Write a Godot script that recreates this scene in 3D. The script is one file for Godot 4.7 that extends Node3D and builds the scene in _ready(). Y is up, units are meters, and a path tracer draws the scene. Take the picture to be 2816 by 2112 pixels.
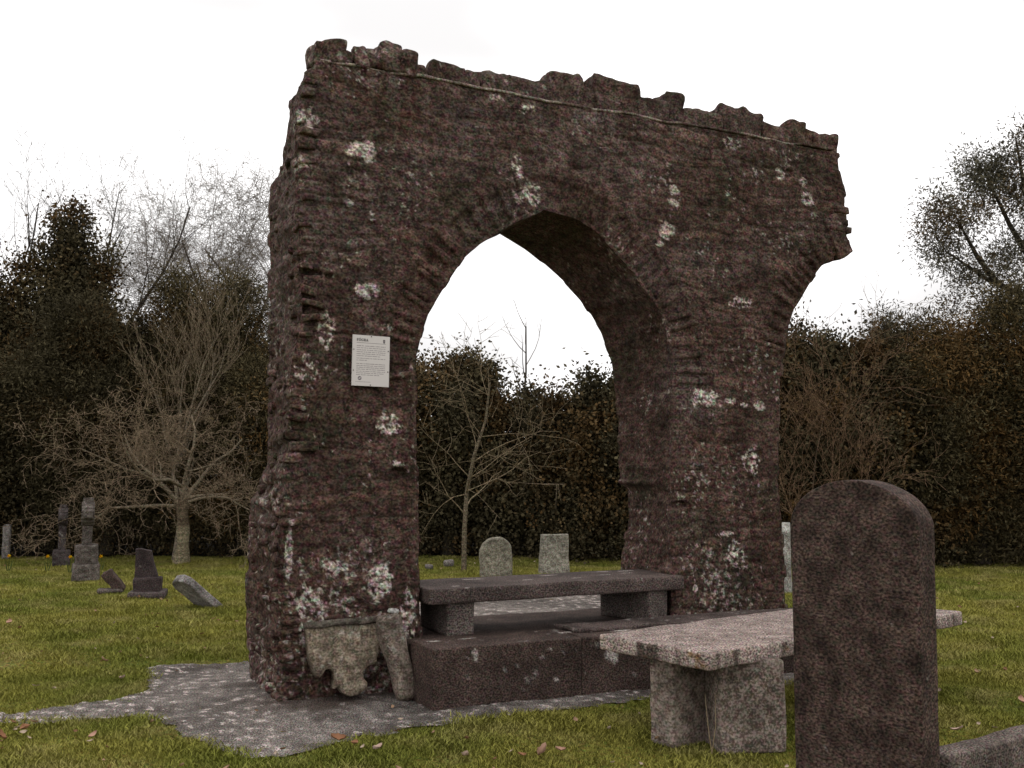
extends Node3D

# ---------------------------------------------------------------- shared state
var YAW := deg_to_rad(25.0)              # the ruin's wall turns away to the right by this
var ORIGIN := Vector3(-1.64, 0.0, -7.26) # foot of the wall's near corner
const TH := 0.95                         # wall thickness
const HC := 4.77                         # height where the coping begins
const APEX_T := 2.12
const APEX_H := 3.83
var used := {}
var rng := RandomNumberGenerator.new()
var nz := FastNoiseLite.new()    # smooth fractal
var nf := FastNoiseLite.new()    # fine fractal
var nv := FastNoiseLite.new()    # cell noise for crusts
var ncell := FastNoiseLite.new()    # distance to the middle of a cell
var ring_at := PackedFloat32Array()   # distance to the arch's edge on a 6 cm raster
var M := {}

# ---------------------------------------------------------------- mesh helpers
class Acc:
	var v := PackedVector3Array()
	var n := PackedVector3Array()
	var c := PackedColorArray()
	var i := PackedInt32Array()
	func mesh(smooth := true) -> ArrayMesh:
		var a := []
		a.resize(Mesh.ARRAY_MAX)
		a[Mesh.ARRAY_VERTEX] = v
		if c.size() == v.size(): a[Mesh.ARRAY_COLOR] = c
		a[Mesh.ARRAY_INDEX] = i
		if n.size() == v.size() and n.size() > 0:
			a[Mesh.ARRAY_NORMAL] = n
			var am := ArrayMesh.new()
			am.add_surface_from_arrays(Mesh.PRIMITIVE_TRIANGLES, a)
			return am
		var st := SurfaceTool.new()
		st.create_from_arrays(a)
		if not smooth:
			st.deindex()
			st.set_smooth_group(-1)
		st.generate_normals()
		return st.commit()

func numbered(called: String) -> String:
	var k: int = used.get(called, 0)
	used[called] = k + 1
	return called if k == 0 else "%s_%03d" % [called, k]

func thing(called: String, label: String, category: String, at := Vector3.ZERO, turn := 0.0, group := "") -> Node3D:
	var o := Node3D.new()
	o.name = numbered(called)
	add_child(o)
	o.position = at
	o.rotation.y = turn
	o.set_meta("label", label)
	o.set_meta("category", category)
	if group: o.set_meta("group", group)
	return o

func part(called: String, mesh: Mesh, mat: Material, parent: Node, kind := "") -> MeshInstance3D:
	var o := MeshInstance3D.new()
	o.mesh = mesh
	o.material_override = mat
	if parent == self:
		o.name = numbered(called)
	else:
		var k := 0
		var nm := called
		if parent.has_meta("_n_" + called):
			k = parent.get_meta("_n_" + called)
			nm = "%s_%03d" % [called, k]
		parent.set_meta("_n_" + called, k + 1)
		o.name = nm
	parent.add_child(o, true)
	if kind: o.set_meta("kind", kind)
	return o

func clear_counters(n: Node) -> void:
	for m in n.get_meta_list():
		if str(m).begins_with("_n_"): n.remove_meta(m)
	for ch in n.get_children(): clear_counters(ch)

func multi(called: String, mesh: Mesh, mat: Material, xf: Array[Transform3D], cols: PackedColorArray, parent: Node) -> MultiMeshInstance3D:
	var mm := MultiMesh.new()
	mm.transform_format = MultiMesh.TRANSFORM_3D
	mm.use_colors = true
	mm.mesh = mesh
	mm.instance_count = xf.size()
	for k in xf.size():
		mm.set_instance_transform(k, xf[k])
		mm.set_instance_color(k, cols[k])
	var o := MultiMeshInstance3D.new()
	o.multimesh = mm
	o.material_override = mat
	o.name = numbered(called) if parent == self else called
	parent.add_child(o, true)
	o.set_meta("kind", "stuff")
	return o

# adds a grid of (nu+1) x (nv+1) points; turned so that it faces `out`
func grid(a: Acc, pts: PackedVector3Array, cols: PackedColorArray, nu: int, nv_: int, out: Vector3) -> void:
	var b := a.v.size()
	a.v.append_array(pts)
	a.c.append_array(cols)
	var w := nu + 1
	var s := 0.0
	for tst in [[0.5, 0.5], [0.3, 0.6], [0.7, 0.3]]:
		var q := int(nv_ * tst[1]) * w + int(nu * tst[0])
		q = mini(q, pts.size() - w - 2)
		s += (pts[q + 1] - pts[q]).cross(pts[q + w] - pts[q]).normalized().dot(out)
	var flip := s > 0.0
	for j in nv_:
		for k in nu:
			var p0 := b + j * w + k
			if flip: a.i.append_array(PackedInt32Array([p0, p0 + w, p0 + 1, p0 + 1, p0 + w, p0 + w + 1]))
			else: a.i.append_array(PackedInt32Array([p0, p0 + 1, p0 + w, p0 + 1, p0 + w + 1, p0 + w]))

# a rough block: rounded, dented, coloured by tint (a Callable of position -> Color)
func rough_block(a: Acc, size: Vector3, xf: Transform3D, seed_: float, rnd: float, amp: float, cell: float, tint: Callable, freq := 6.0) -> void:
	var h := size * 0.5
	var ax := [[Vector3.RIGHT, Vector3.UP, Vector3.BACK], [Vector3.RIGHT, Vector3.UP, Vector3.FORWARD], [Vector3.BACK, Vector3.UP, Vector3.RIGHT], [Vector3.BACK, Vector3.UP, Vector3.LEFT], [Vector3.RIGHT, Vector3.BACK, Vector3.UP], [Vector3.RIGHT, Vector3.BACK, Vector3.DOWN]]
	var inner := h - Vector3.ONE * minf(rnd, minf(h.x, minf(h.y, h.z)) * 0.95)
	for f in ax:
		var U: Vector3 = f[0]
		var V: Vector3 = f[1]
		var N: Vector3 = f[2]
		var nu := clampi(int(absf(U.dot(size)) / cell), 2, 160)
		var nn := clampi(int(absf(V.dot(size)) / cell), 2, 160)
		var pts := PackedVector3Array()
		var cols := PackedColorArray()
		for j in nn + 1:
			for k in nu + 1:
				var u := k * 2.0 / nu - 1.0
				var v := j * 2.0 / nn - 1.0
				# crowd samples towards the edges so that the rounding shows
				u = lerpf(u, sin(u * PI * 0.5), 0.55)
				v = lerpf(v, sin(v * PI * 0.5), 0.55)
				var p: Vector3 = (U * u + V * v + N) * h
				var q := p.clamp(-inner, inner)
				var d := p - q
				if d.length_squared() > 1e-10:
					p = q + d.normalized() * (h - inner).x * minf(1.0, d.length() / (h - inner).x)
				var s := p * freq + Vector3(seed_ * 17.3, seed_ * 5.1, seed_ * 9.7)
				p += Vector3(nz.get_noise_3dv(s * 10.0), nz.get_noise_3dv(s * 10.0 + Vector3(300, 0, 0)), nz.get_noise_3dv(s * 10.0 + Vector3(0, 300, 0))) * amp
				p = xf * p
				pts.append(p)
				cols.append(tint.call(p))
		grid(a, pts, cols, nu, nn, xf.basis * N)

# a standing slab given by its left and right edge at each height (local x), extruded along z
func profile_slab(a: Acc, rows: int, ht: float, lf: Callable, rf: Callable, depth: float, xf: Transform3D, seed_: float, amp: float, cell: float, bev: float, tint: Callable) -> void:
	var nu := 0
	for j in rows + 1:
		nu = maxi(nu, int((rf.call(ht * j / rows) - lf.call(ht * j / rows)) / cell))
	nu = maxi(nu, 4)
	var wob := func(p: Vector3) -> Vector3:
		var s := p * 60.0 + Vector3(seed_ * 31.0, seed_ * 11.0, 0)
		return p + Vector3(nz.get_noise_3dv(s), nz.get_noise_3dv(s + Vector3(300, 0, 0)), nz.get_noise_3dv(s + Vector3(0, 300, 0))) * amp
	for side in [1.0, -1.0]:
		var pts := PackedVector3Array()
		var cols := PackedColorArray()
		for j in rows + 1:
			var y := ht * sin(0.5 * PI * j / rows)
			var l: float = lf.call(y)
			var r: float = rf.call(y)
			for k in nu + 1:
				var x := lerpf(l, r, float(k) / nu)
				var e := minf(minf(x - l, r - x), ht - y)
				var z: float = depth * 0.5
				if bev > 0.0 and e < bev: z -= (bev - e) * (bev - e) / bev * 0.7
				var p: Vector3 = xf * (wob.call(Vector3(x, y, side * z)) as Vector3)
				pts.append(p)
				cols.append(tint.call(p))
		grid(a, pts, cols, nu, rows, xf.basis * Vector3(0, 0, side))
	var dn := maxi(2, int(depth / cell))
	var zb := depth * 0.5 - bev * 0.7
	for side in [0, 1]:
		var pts := PackedVector3Array()
		var cols := PackedColorArray()
		for j in rows + 1:
			var y := ht * sin(0.5 * PI * j / rows)
			var x: float = lf.call(y) if side == 0 else rf.call(y)
			for k in dn + 1:
				var p: Vector3 = xf * (wob.call(Vector3(x, y, lerpf(-zb, zb, float(k) / dn))) as Vector3)
				pts.append(p)
				cols.append(tint.call(p))
		grid(a, pts, cols, dn, rows, xf.basis * (Vector3.LEFT if side == 0 else Vector3.RIGHT))
	for lid in [0.0, 1.0]:
		var y: float = ht * lid
		var l: float = lf.call(y)
		var r: float = rf.call(y)
		if r - l < 0.01: continue
		var pts := PackedVector3Array()
		var cols := PackedColorArray()
		var ln := maxi(2, int((r - l) / cell))
		for j in dn + 1:
			for k in ln + 1:
				var p: Vector3 = xf * (wob.call(Vector3(lerpf(l, r, float(k) / ln), y, lerpf(-zb, zb, float(j) / dn))) as Vector3)
				pts.append(p)
				cols.append(tint.call(p))
		grid(a, pts, cols, ln, dn, xf.basis * (Vector3.UP if lid > 0.5 else Vector3.DOWN))

# a slab of any outline, made of small cells so that its face can carry stains and dents
func outline_slab(a: Acc, poly: PackedVector2Array, cell: float, depth: float, xf: Transform3D, tint: Callable) -> void:
	var lo := poly[0]
	var hi := poly[0]
	for p in poly:
		lo = lo.min(p)
		hi = hi.max(p)
	var w := int((hi.x - lo.x) / cell) + 2
	var h := int((hi.y - lo.y) / cell) + 2
	var inside := PackedByteArray()
	inside.resize(w * h)
	for j in h:
		for k in w:
			inside[j * w + k] = 1 if Geometry2D.is_point_in_polygon(lo + Vector2(k + 0.5, j + 0.5) * cell, poly) else 0
	var ids := {}
	var get_in := func(k: int, j: int) -> bool: return k >= 0 and j >= 0 and k < w and j < h and inside[j * w + k] == 1
	var vert := func(k: int, j: int, side: int) -> int:
		var key := (j * (w + 1) + k) * 2 + side
		if ids.has(key): return ids[key]
		var p := lo + Vector2(k, j) * cell
		var rim: bool = not (get_in.call(k, j) and get_in.call(k - 1, j) and get_in.call(k, j - 1) and get_in.call(k - 1, j - 1))
		var best := 1e9
		var near := p
		for e in poly.size():
			var c := Geometry2D.get_closest_point_to_segment(p, poly[e], poly[(e + 1) % poly.size()])
			if c.distance_to(p) < best:
				best = c.distance_to(p)
				near = c
		if rim: p = near
		var z := depth * 0.5 - (0.0 if best > 0.03 else (0.03 - (0.0 if rim else best)) * 0.45)
		z += nf.get_noise_2d(p.x * 90.0, p.y * 90.0) * 0.012 + nz.get_noise_2d(p.x * 60.0, p.y * 60.0) * 0.02
		var q: Vector3 = xf * Vector3(p.x, p.y, z if side == 0 else -z)
		ids[key] = a.v.size()
		a.v.append(q)
		a.c.append(tint.call(q))
		return ids[key]
	for j in h:
		for k in w:
			if not get_in.call(k, j): continue
			for side in 2:
				var q0: int = vert.call(k, j, side)
				var q1: int = vert.call(k + 1, j, side)
				var q2: int = vert.call(k, j + 1, side)
				var q3: int = vert.call(k + 1, j + 1, side)
				if side == 0: a.i.append_array(PackedInt32Array([q0, q2, q1, q1, q2, q3]))
				else: a.i.append_array(PackedInt32Array([q0, q1, q2, q1, q3, q2]))
			for e in [[k - 1, j, k, j + 1, k, j], [k + 1, j, k + 1, j, k + 1, j + 1], [k, j - 1, k, j, k + 1, j], [k, j + 1, k + 1, j + 1, k, j + 1]]:
				if get_in.call(e[0], e[1]): continue
				var f0: int = vert.call(e[2], e[3], 0)
				var f1: int = vert.call(e[4], e[5], 0)
				var g0: int = vert.call(e[2], e[3], 1)
				var g1: int = vert.call(e[4], e[5], 1)
				a.i.append_array(PackedInt32Array([f0, f1, g0, f1, g1, g0]))

func tube(a: Acc, p0: Vector3, p1: Vector3, r0: float, r1: float, sides: int, col: Color) -> void:
	var d := (p1 - p0).normalized()
	var u := d.cross(Vector3.UP if absf(d.y) < 0.9 else Vector3.RIGHT).normalized()
	var w := d.cross(u)
	var b := a.v.size()
	for k in sides:
		var an := TAU * k / sides
		var o := u * cos(an) + w * sin(an)
		a.v.append(p0 + o * r0)
		a.n.append(o)
		a.c.append(col)
		a.v.append(p1 + o * r1)
		a.n.append(o)
		a.c.append(col)
	for k in sides:
		var q := (k + 1) % sides
		a.i.append_array(PackedInt32Array([b + k * 2, b + k * 2 + 1, b + q * 2, b + k * 2 + 1, b + q * 2 + 1, b + q * 2]))

# ---------------------------------------------------------------- curves given as (height, value) pairs
func curve(pairs: Array, y: float) -> float:
	if y <= pairs[0][0]: return pairs[0][1]
	for k in range(1, pairs.size()):
		if y <= pairs[k][0]:
			return lerpf(pairs[k - 1][1], pairs[k][1], (y - pairs[k - 1][0]) / (pairs[k][0] - pairs[k - 1][0]))
	return pairs[-1][1]

func table_of(pairs: Array, jag: float, seed_: float) -> PackedFloat32Array:
	# sampled each 5 mm, with stepped stone ends of 5 to 12 cm
	var r := PackedFloat32Array()
	var g := RandomNumberGenerator.new()
	g.seed = int(seed_ * 1000) + 5
	var nxt := 0.0
	var off := 0.0
	var prev := 0.0
	var start := 0.0
	for k in 1000:
		var y := k * 0.005
		if y >= nxt:
			prev = off
			start = y
			off = g.randf_range(-jag, jag)
			nxt = y + g.randf_range(0.05, 0.13)
		var e := clampf((y - start) / 0.02, 0, 1)
		r.append(curve(pairs, y) + lerpf(prev, off, e * e * (3 - 2 * e)))
	return r

func at_h(t: PackedFloat32Array, y: float) -> float:
	var f := clampf(y / 0.005, 0.0, 998.9)
	var k := int(f)
	return lerpf(t[k], t[k + 1], f - k)

# ---------------------------------------------------------------- stone layout of the wall
var course_y := PackedFloat32Array()
var course_x: Array[PackedFloat32Array] = []
var course_r: Array[PackedFloat32Array] = []
var course_at := PackedInt32Array()

func lay_courses() -> void:
	var g := RandomNumberGenerator.new()
	g.seed = 77
	var y := -0.1
	while y < 5.0:
		course_y.append(y)
		var xs := PackedFloat32Array()
		var rs := PackedFloat32Array()
		var x := -0.4 - g.randf() * 0.2
		while x < 5.9:
			xs.append(x)
			rs.append(g.randf())
			x += g.randf_range(0.12, 0.26) if g.randf() < 0.55 else g.randf_range(0.24, 0.46)
		xs.append(x)
		rs.append(0.0)
		course_x.append(xs)
		course_r.append(rs)
		y += g.randf_range(0.075, 0.15)
	course_y.append(y)
	var k := 0
	for s in 540:
		var yy := -0.1 + s * 0.01
		while k + 1 < course_y.size() - 1 and course_y[k + 1] <= yy: k += 1
		course_at.append(k)

# 1 inside the ring of wedge stones round the arch, 0 away from it
func ring(t: float, h: float) -> float:
	if h < 2.2 or h > 4.35 or t < 0.4 or t > 3.9: return 0.0
	var k := clampi(int(t / 0.06), 0, 98)
	var j := clampi(int((h - 2.1) / 0.06), 0, 43)
	var fx := clampf(t / 0.06 - k, 0.0, 1.0)
	var fy := clampf((h - 2.1) / 0.06 - j, 0.0, 1.0)
	var d := lerpf(lerpf(ring_at[j * 100 + k], ring_at[j * 100 + k + 1], fx), lerpf(ring_at[(j + 1) * 100 + k], ring_at[(j + 1) * 100 + k + 1], fx), fy)
	return clampf((0.30 - d) / 0.04, 0.0, 1.0)

func unwarp(wx: float, wy: float) -> Vector2:
	var p := Vector2(wx, wy)
	for k in 4:
		var w := warp(p.x, p.y)
		p -= Vector2(w.x - wx, w.y - wy) * 0.8
	return p

func warp(t: float, h: float) -> Vector2:
	return Vector2(t + nz.get_noise_2d(t * 60.0, h * 60.0 + 900.0) * 0.06, h + nz.get_noise_2d(t * 22.0 + 400.0, h * 30.0) * 0.10)

# (0 in the joint .. 1 on the stone's face, the stone's own random number)
func stone_at(t: float, h: float) -> Vector2:
	var w := warp(t, h)
	var k := course_at[clampi(int((w.y + 0.1) / 0.01), 0, 539)]
	while k < course_y.size() - 2 and w.y >= course_y[k + 1]: k += 1
	while k > 0 and w.y < course_y[k]: k -= 1
	var dy := minf(w.y - course_y[k], course_y[k + 1] - w.y)
	var xs := course_x[k]
	var lo := 0
	var hi := xs.size() - 1
	while hi - lo > 1:
		var m := (lo + hi) >> 1
		if xs[m] <= w.x: lo = m
		else: hi = m
	var dx := minf(w.x - xs[lo], xs[hi] - w.x)
	var e := clampf(minf(dx, dy) / 0.015, 0.0, 1.0)
	return Vector2(e * e * (3.0 - 2.0 * e), course_r[k][lo])

# the depth of the wall's skin at (t, h): stones, flush mortar and a few holes
func relief(t: float, h: float) -> float:
	var rough := clampf(0.55 + nz.get_noise_2d(t * 14.0 + 50.0, h * 14.0) * 1.5, 0.12, 1.0)
	if h < 1.5: rough = lerpf(rough, 1.0, (1.5 - h) * 0.5)
	var s := stone_at(t, h)
	var vo := ring(t, h)
	var d := s.x * (s.y * s.y * 0.010 - 0.001) * rough - (1.0 - s.x) * 0.009 * (0.35 + 0.65 * rough)
	d = lerpf(d, -0.026, vo)
	d += nf.get_noise_2d(t * 80.0, h * 90.0) * 0.008 * rough + nf.get_noise_2d(t * 200.0, h * 220.0 + 70.0) * 0.006
	d += nz.get_noise_2d(t * 9.0, h * 9.0) * 0.010
	for q in HOLES:
		var a: float = Vector2((t - q[0]) / q[2], (h - q[1]) / q[3]).length() + nf.get_noise_2d(t * 60.0, h * 60.0) * 0.7
		if a < 1.0: d -= q[4] * minf(1.0, (1.0 - a) * 3.0)
	return d

const HOLES := [[0.16, 3.12, 0.14, 0.05, 0.07], [0.12, 2.93, 0.05, 0.12, 0.05], [0.86, 1.63, 0.07, 0.04, 0.06], [3.37, 1.36, 0.12, 0.03, 0.06], [1.95, 4.28, 0.06, 0.04, 0.03], [0.05, 2.42, 0.06, 0.06, 0.05], [0.03, 1.86, 0.06, 0.07, 0.05], [1.1, 3.6, 0.25, 0.02, 0.02], [4.6, 4.5, 0.2, 0.02, 0.02], [5.26, 3.95, 0.03, 0.16, 0.04], [2.9, 4.55, 0.3, 0.02, 0.02], [3.6, 3.1, 0.03, 0.1, 0.02]]

# pale crusts of lichen: t, h, half width, half height, how much of it is filled
const CRUSTS := [[0.54, 4.11, 0.13, 0.075, 1.1], [0.59, 3.02, 0.1, 0.06, 0.7], [0.78, 2.0, 0.1, 0.09, 0.55], [0.27, 2.69, 0.07, 0.13, 0.25], [0.44, 3.68, 0.03, 0.025, 1.2], [0.1, 4.3, 0.08, 0.08, 0.35], [0.07, 3.95, 0.06, 0.04, 0.35],
	[3.41, 4.15, 0.055, 0.05, 0.85], [3.41, 4.04, 0.055, 0.04, 0.85], [3.33, 3.78, 0.075, 0.075, 0.85], [3.25, 3.65, 0.05, 0.03, 0.8], [3.7, 2.3, 0.12, 0.08, 0.6], [3.98, 2.28, 0.07, 0.025, 0.95], [4.12, 2.25, 0.05, 0.02, 0.9], [4.3, 2.25, 0.08, 0.04, 1.3], [4.62, 4.46, 0.05, 0.06, 0.6], [4.12, 3.18, 0.12, 0.05, 0.4], [4.94, 4.25, 0.08, 0.06, 0.4],
	[0.72, 0.82, 0.09, 0.15, 0.75], [0.38, 0.94, 0.1, 0.05, 0.7], [3.57, 0.64, 0.03, 0.03, 1.0], [4.0, 0.92, 0.1, 0.1, 0.4], [0.14, 2.4, 0.1, 0.1, 0.12], [0.03, 1.05, 0.03, 0.22, 0.7], [0.75, 2.75, 0.06, 0.03, 0.4], [4.2, 1.75, 0.1, 0.12, 0.35], [3.9, 1.1, 0.07, 0.02, 0.7], [2.0, 3.95, 0.1, 0.09, 0.35], [1.86, 4.15, 0.05, 0.1, 0.25], [0.85, 1.7, 0.05, 0.02, 0.6], [0.2, 0.6, 0.1, 0.2, 0.35], [0.95, 0.5, 0.06, 0.25, 0.4], [4.9, 4.42, 0.05, 0.04, 0.5], [5.0, 4.1, 0.03, 0.03, 0.7], [4.0, 4.2, 0.03, 0.03, 0.6], [1.65, 4.72, 0.06, 0.03, 0.5], [1.95, 4.66, 0.07, 0.04, 0.4], [4.05, 4.68, 0.09, 0.06, 0.4], [0.62, 3.6, 0.02, 0.05, 0.3]]

func wall_tint(p: Vector3) -> Color:
	var t := p.x
	var h := p.y
	var a := nz.get_noise_3d(t * 16.0, h * 16.0, p.z * 16.0)
	var b := nf.get_noise_3d(t * 45.0, h * 60.0, p.z * 45.0 + 70.0)
	var c := Color(0.138, 0.091, 0.076)
	# cleaner grey stone high on the near shoulder, browner growth elsewhere
	var g := clampf(0.45 + a * 1.5 + (h - 2.6) * 0.22 - absf(t - 0.6) * 0.16, 0.0, 1.0)
	c = c.lerp(Color(0.164, 0.123, 0.111), g)
	c = c.lerp(Color(0.094, 0.060, 0.045), clampf(nz.get_noise_3d(t * 30.0 + 200.0, h * 30.0, p.z * 30.0) * 1.8 - 0.05, 0.0, 0.8))
	c = c.lerp(Color(0.068, 0.064, 0.040), clampf(nz.get_noise_3d(t * 20.0 - 300.0, h * 26.0, p.z * 20.0) * 2.0 - 0.35, 0.0, 0.55))
	c *= 1.0 + b * 0.65
	if p.z > -0.1:
		var s := stone_at(t, h)
		var vo := ring(t, h)
		c *= lerpf(0.74 + 0.50 * s.y, 1.0, vo)
		c = c.lerp(Color(0.112, 0.084, 0.068), (1.0 - s.x) * 0.7 * (1.0 - vo))
	# runs under the coping
	var run := clampf(nz.get_noise_2d(t * 70.0, h * 3.0 + 33.0) * 3.0 - 0.7, 0.0, 1.0) * clampf((h - 4.2) / 0.5, 0.0, 1.0)
	c = c.lerp(Color(0.24, 0.20, 0.175), run * 0.5)
	# scattered crusts, thick near the ground and at the broken end
	var low := clampf(1.35 - h, 0.0, 1.3) * 0.24 + clampf(0.25 - t, 0.0, 0.3) * (0.28 if h < 1.6 else 0.12)
	if t > 3.3 and h < 2.4: low = maxf(low, 0.03)
	var v := nf.get_noise_3d(t * 150.0, h * 165.0, p.z * 150.0 + 500.0) + 0.55 * nz.get_noise_3d(t * 26.0 + 70.0, h * 26.0, p.z * 26.0)
	var m := clampf((v - 0.54 + low) * 9.0, 0.0, 1.0) * 0.5
	var cell := nv.get_noise_3d(t * 105.0, h * 105.0, p.z * 105.0)
	if cell > 0.86 - low * 0.9 - clampf(a, -0.2, 0.4) * 0.5:
		m = maxf(m, clampf((-0.72 - ncell.get_noise_3d(t * 105.0, h * 105.0, p.z * 105.0) + b * 0.25) * 8.0, 0.0, 1.0) * 0.8)
	for q in CRUSTS:
		var dx: float = (t - q[0]) / q[2]
		var dy: float = (h - q[1]) / q[3]
		if absf(dx) < 1.3 and absf(dy) < 1.3:
			var r := sqrt(dx * dx + dy * dy) + nf.get_noise_2d(t * 90.0, h * 90.0) * 0.55
			if r < 1.0 and p.z > -0.2:
				var fill: float = q[4] + nf.get_noise_2d(t * 170.0 + 40.0, h * 170.0) * 1.4 + smoothstep(0.55, 0.95, r) * 0.35 - 0.35
				m = maxf(m, clampf(fill * 3.5, 0.0, 1.0) * clampf((1.0 - r) * 9.0, 0.0, 1.0))
	c = c.lerp(Color(0.78, 0.71, 0.665) * (1.0 + b * 0.4), m)
	# yellow-brown moss flecks low down
	var mo := clampf(nf.get_noise_3d(t * 60.0 + 900.0, h * 60.0, p.z * 60.0) * 3.0 - 1.0, 0.0, 1.0) * clampf(1.9 - h, 0.0, 1.0)
	c = c.lerp(Color(0.13, 0.075, 0.025), mo * 0.35)
	c.a = 1.0
	return c

# ---------------------------------------------------------------- textures and materials
func noise_image(size: int, seed_: int, freq: float, oct: int, kind := FastNoiseLite.TYPE_SIMPLEX_SMOOTH) -> PackedByteArray:
	var n := FastNoiseLite.new()
	n.seed = seed_
	n.noise_type = kind
	n.frequency = freq
	n.fractal_octaves = oct
	var im := n.get_seamless_image(size, size)
	im.convert(Image.FORMAT_L8)
	return im.get_data()

func mottled(size: int, seed_: int, lo: Color, hi: Color, warm: float, speck: float, coarse := 0.4) -> ImageTexture:
	var a := noise_image(size, seed_, 0.022, 5)
	var b := noise_image(size, seed_ + 1, 0.07, 3)
	var r := noise_image(size, seed_ + 2, 0.035, 3)
	var g := noise_image(size, seed_ + 3, 0.035, 3)
	var d := PackedByteArray()
	d.resize(size * size * 3)
	for k in size * size:
		var x := a[k] / 255.0 * coarse + b[k] / 255.0 * (1.0 - coarse)
		x = clampf((x - 0.5) * 3.4 + 0.5, 0.0, 1.0)
		var cr := (r[k] / 255.0 - 0.5) * warm
		var cg := (g[k] / 255.0 - 0.5) * warm
		var s := clampf((b[k] / 255.0 - 0.80) * 8.0, 0.0, 1.0) * speck
		d[k * 3] = clampi(int((lerpf(lo.r, hi.r, x) + cr + s) * 255.0), 0, 255)
		d[k * 3 + 1] = clampi(int((lerpf(lo.g, hi.g, x) + cg + s) * 255.0), 0, 255)
		d[k * 3 + 2] = clampi(int((lerpf(lo.b, hi.b, x) + s) * 255.0), 0, 255)
	return ImageTexture.create_from_image(Image.create_from_data(size, size, false, Image.FORMAT_RGB8, d))

func bumps(size: int, seed_: int, freq: float, oct: int, scale_: float) -> ImageTexture:
	var n := FastNoiseLite.new()
	n.seed = seed_
	n.frequency = freq
	n.fractal_octaves = oct
	var im := n.get_seamless_image(size, size)
	im.convert(Image.FORMAT_RGBA8)
	im.bump_map_to_normal_map(scale_)
	return ImageTexture.create_from_image(im)

func mat(tex: Texture2D, norm: Texture2D, per_metre: float, rough := 0.95, world := true, nscale := 1.0) -> StandardMaterial3D:
	var m := StandardMaterial3D.new()
	m.vertex_color_use_as_albedo = true
	m.roughness = rough
	m.metallic_specular = 0.25
	if tex: m.albedo_texture = tex
	if norm:
		m.normal_enabled = true
		m.normal_texture = norm
		m.normal_scale = nscale
	m.uv1_triplanar = true
	m.uv1_world_triplanar = world
	m.uv1_scale = Vector3.ONE * per_metre
	return m

func plain(c: Color, rough := 0.9) -> StandardMaterial3D:
	var m := StandardMaterial3D.new()
	m.albedo_color = c.linear_to_srgb()
	m.roughness = rough
	m.metallic_specular = 0.25
	return m

func make_materials() -> void:
	var stone_t := mottled(512, 11, Color(0.46, 0.42, 0.405), Color(1, 0.985, 0.97), 0.36, 0.0)
	var stone_n := bumps(512, 31, 0.03, 5, 7.0)
	M.stone = mat(stone_t, stone_n, 1.1, 0.95, true, 1.0)
	var grey_t := mottled(512, 21, Color(0.45, 0.43, 0.42), Color(1, 0.99, 0.98), 0.22, 0.0, 0.12)
	M.slab = mat(grey_t, stone_n, 1.7, 0.85, true, 0.6)
	M.pale = mat(mottled(256, 51, Color(0.55, 0.54, 0.52), Color(1, 1, 1), 0.14, 0.2), stone_n, 2.6, 0.92, true, 0.9)
	var earth := mottled(512, 71, Color(0.55, 0.55, 0.5), Color(1, 1, 0.95), 0.35, 0.0)
	M.ground = mat(earth, bumps(512, 33, 0.05, 4, 9.0), 0.9, 1.0)
	M.path = mat(grey_t, bumps(512, 35, 0.04, 4, 8.0), 1.9, 0.9)
	M.bark = mat(mottled(256, 91, Color(0.55, 0.55, 0.52), Color(1, 1, 0.96), 0.16, 0.1), bumps(256, 37, 0.05, 4, 8.0), 2.2, 0.95)
	var leaf := StandardMaterial3D.new()
	leaf.vertex_color_use_as_albedo = true
	leaf.roughness = 0.85
	leaf.metallic_specular = 0.2
	leaf.cull_mode = BaseMaterial3D.CULL_DISABLED
	M.leaf = leaf
	var gr := StandardMaterial3D.new()
	gr.vertex_color_use_as_albedo = true
	gr.roughness = 0.8
	gr.metallic_specular = 0.2
	gr.cull_mode = BaseMaterial3D.CULL_DISABLED
	gr.backlight_enabled = true
	gr.backlight = Color(0.35, 0.35, 0.2)
	M.grass = gr
	M.dry = gr.duplicate()

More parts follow.
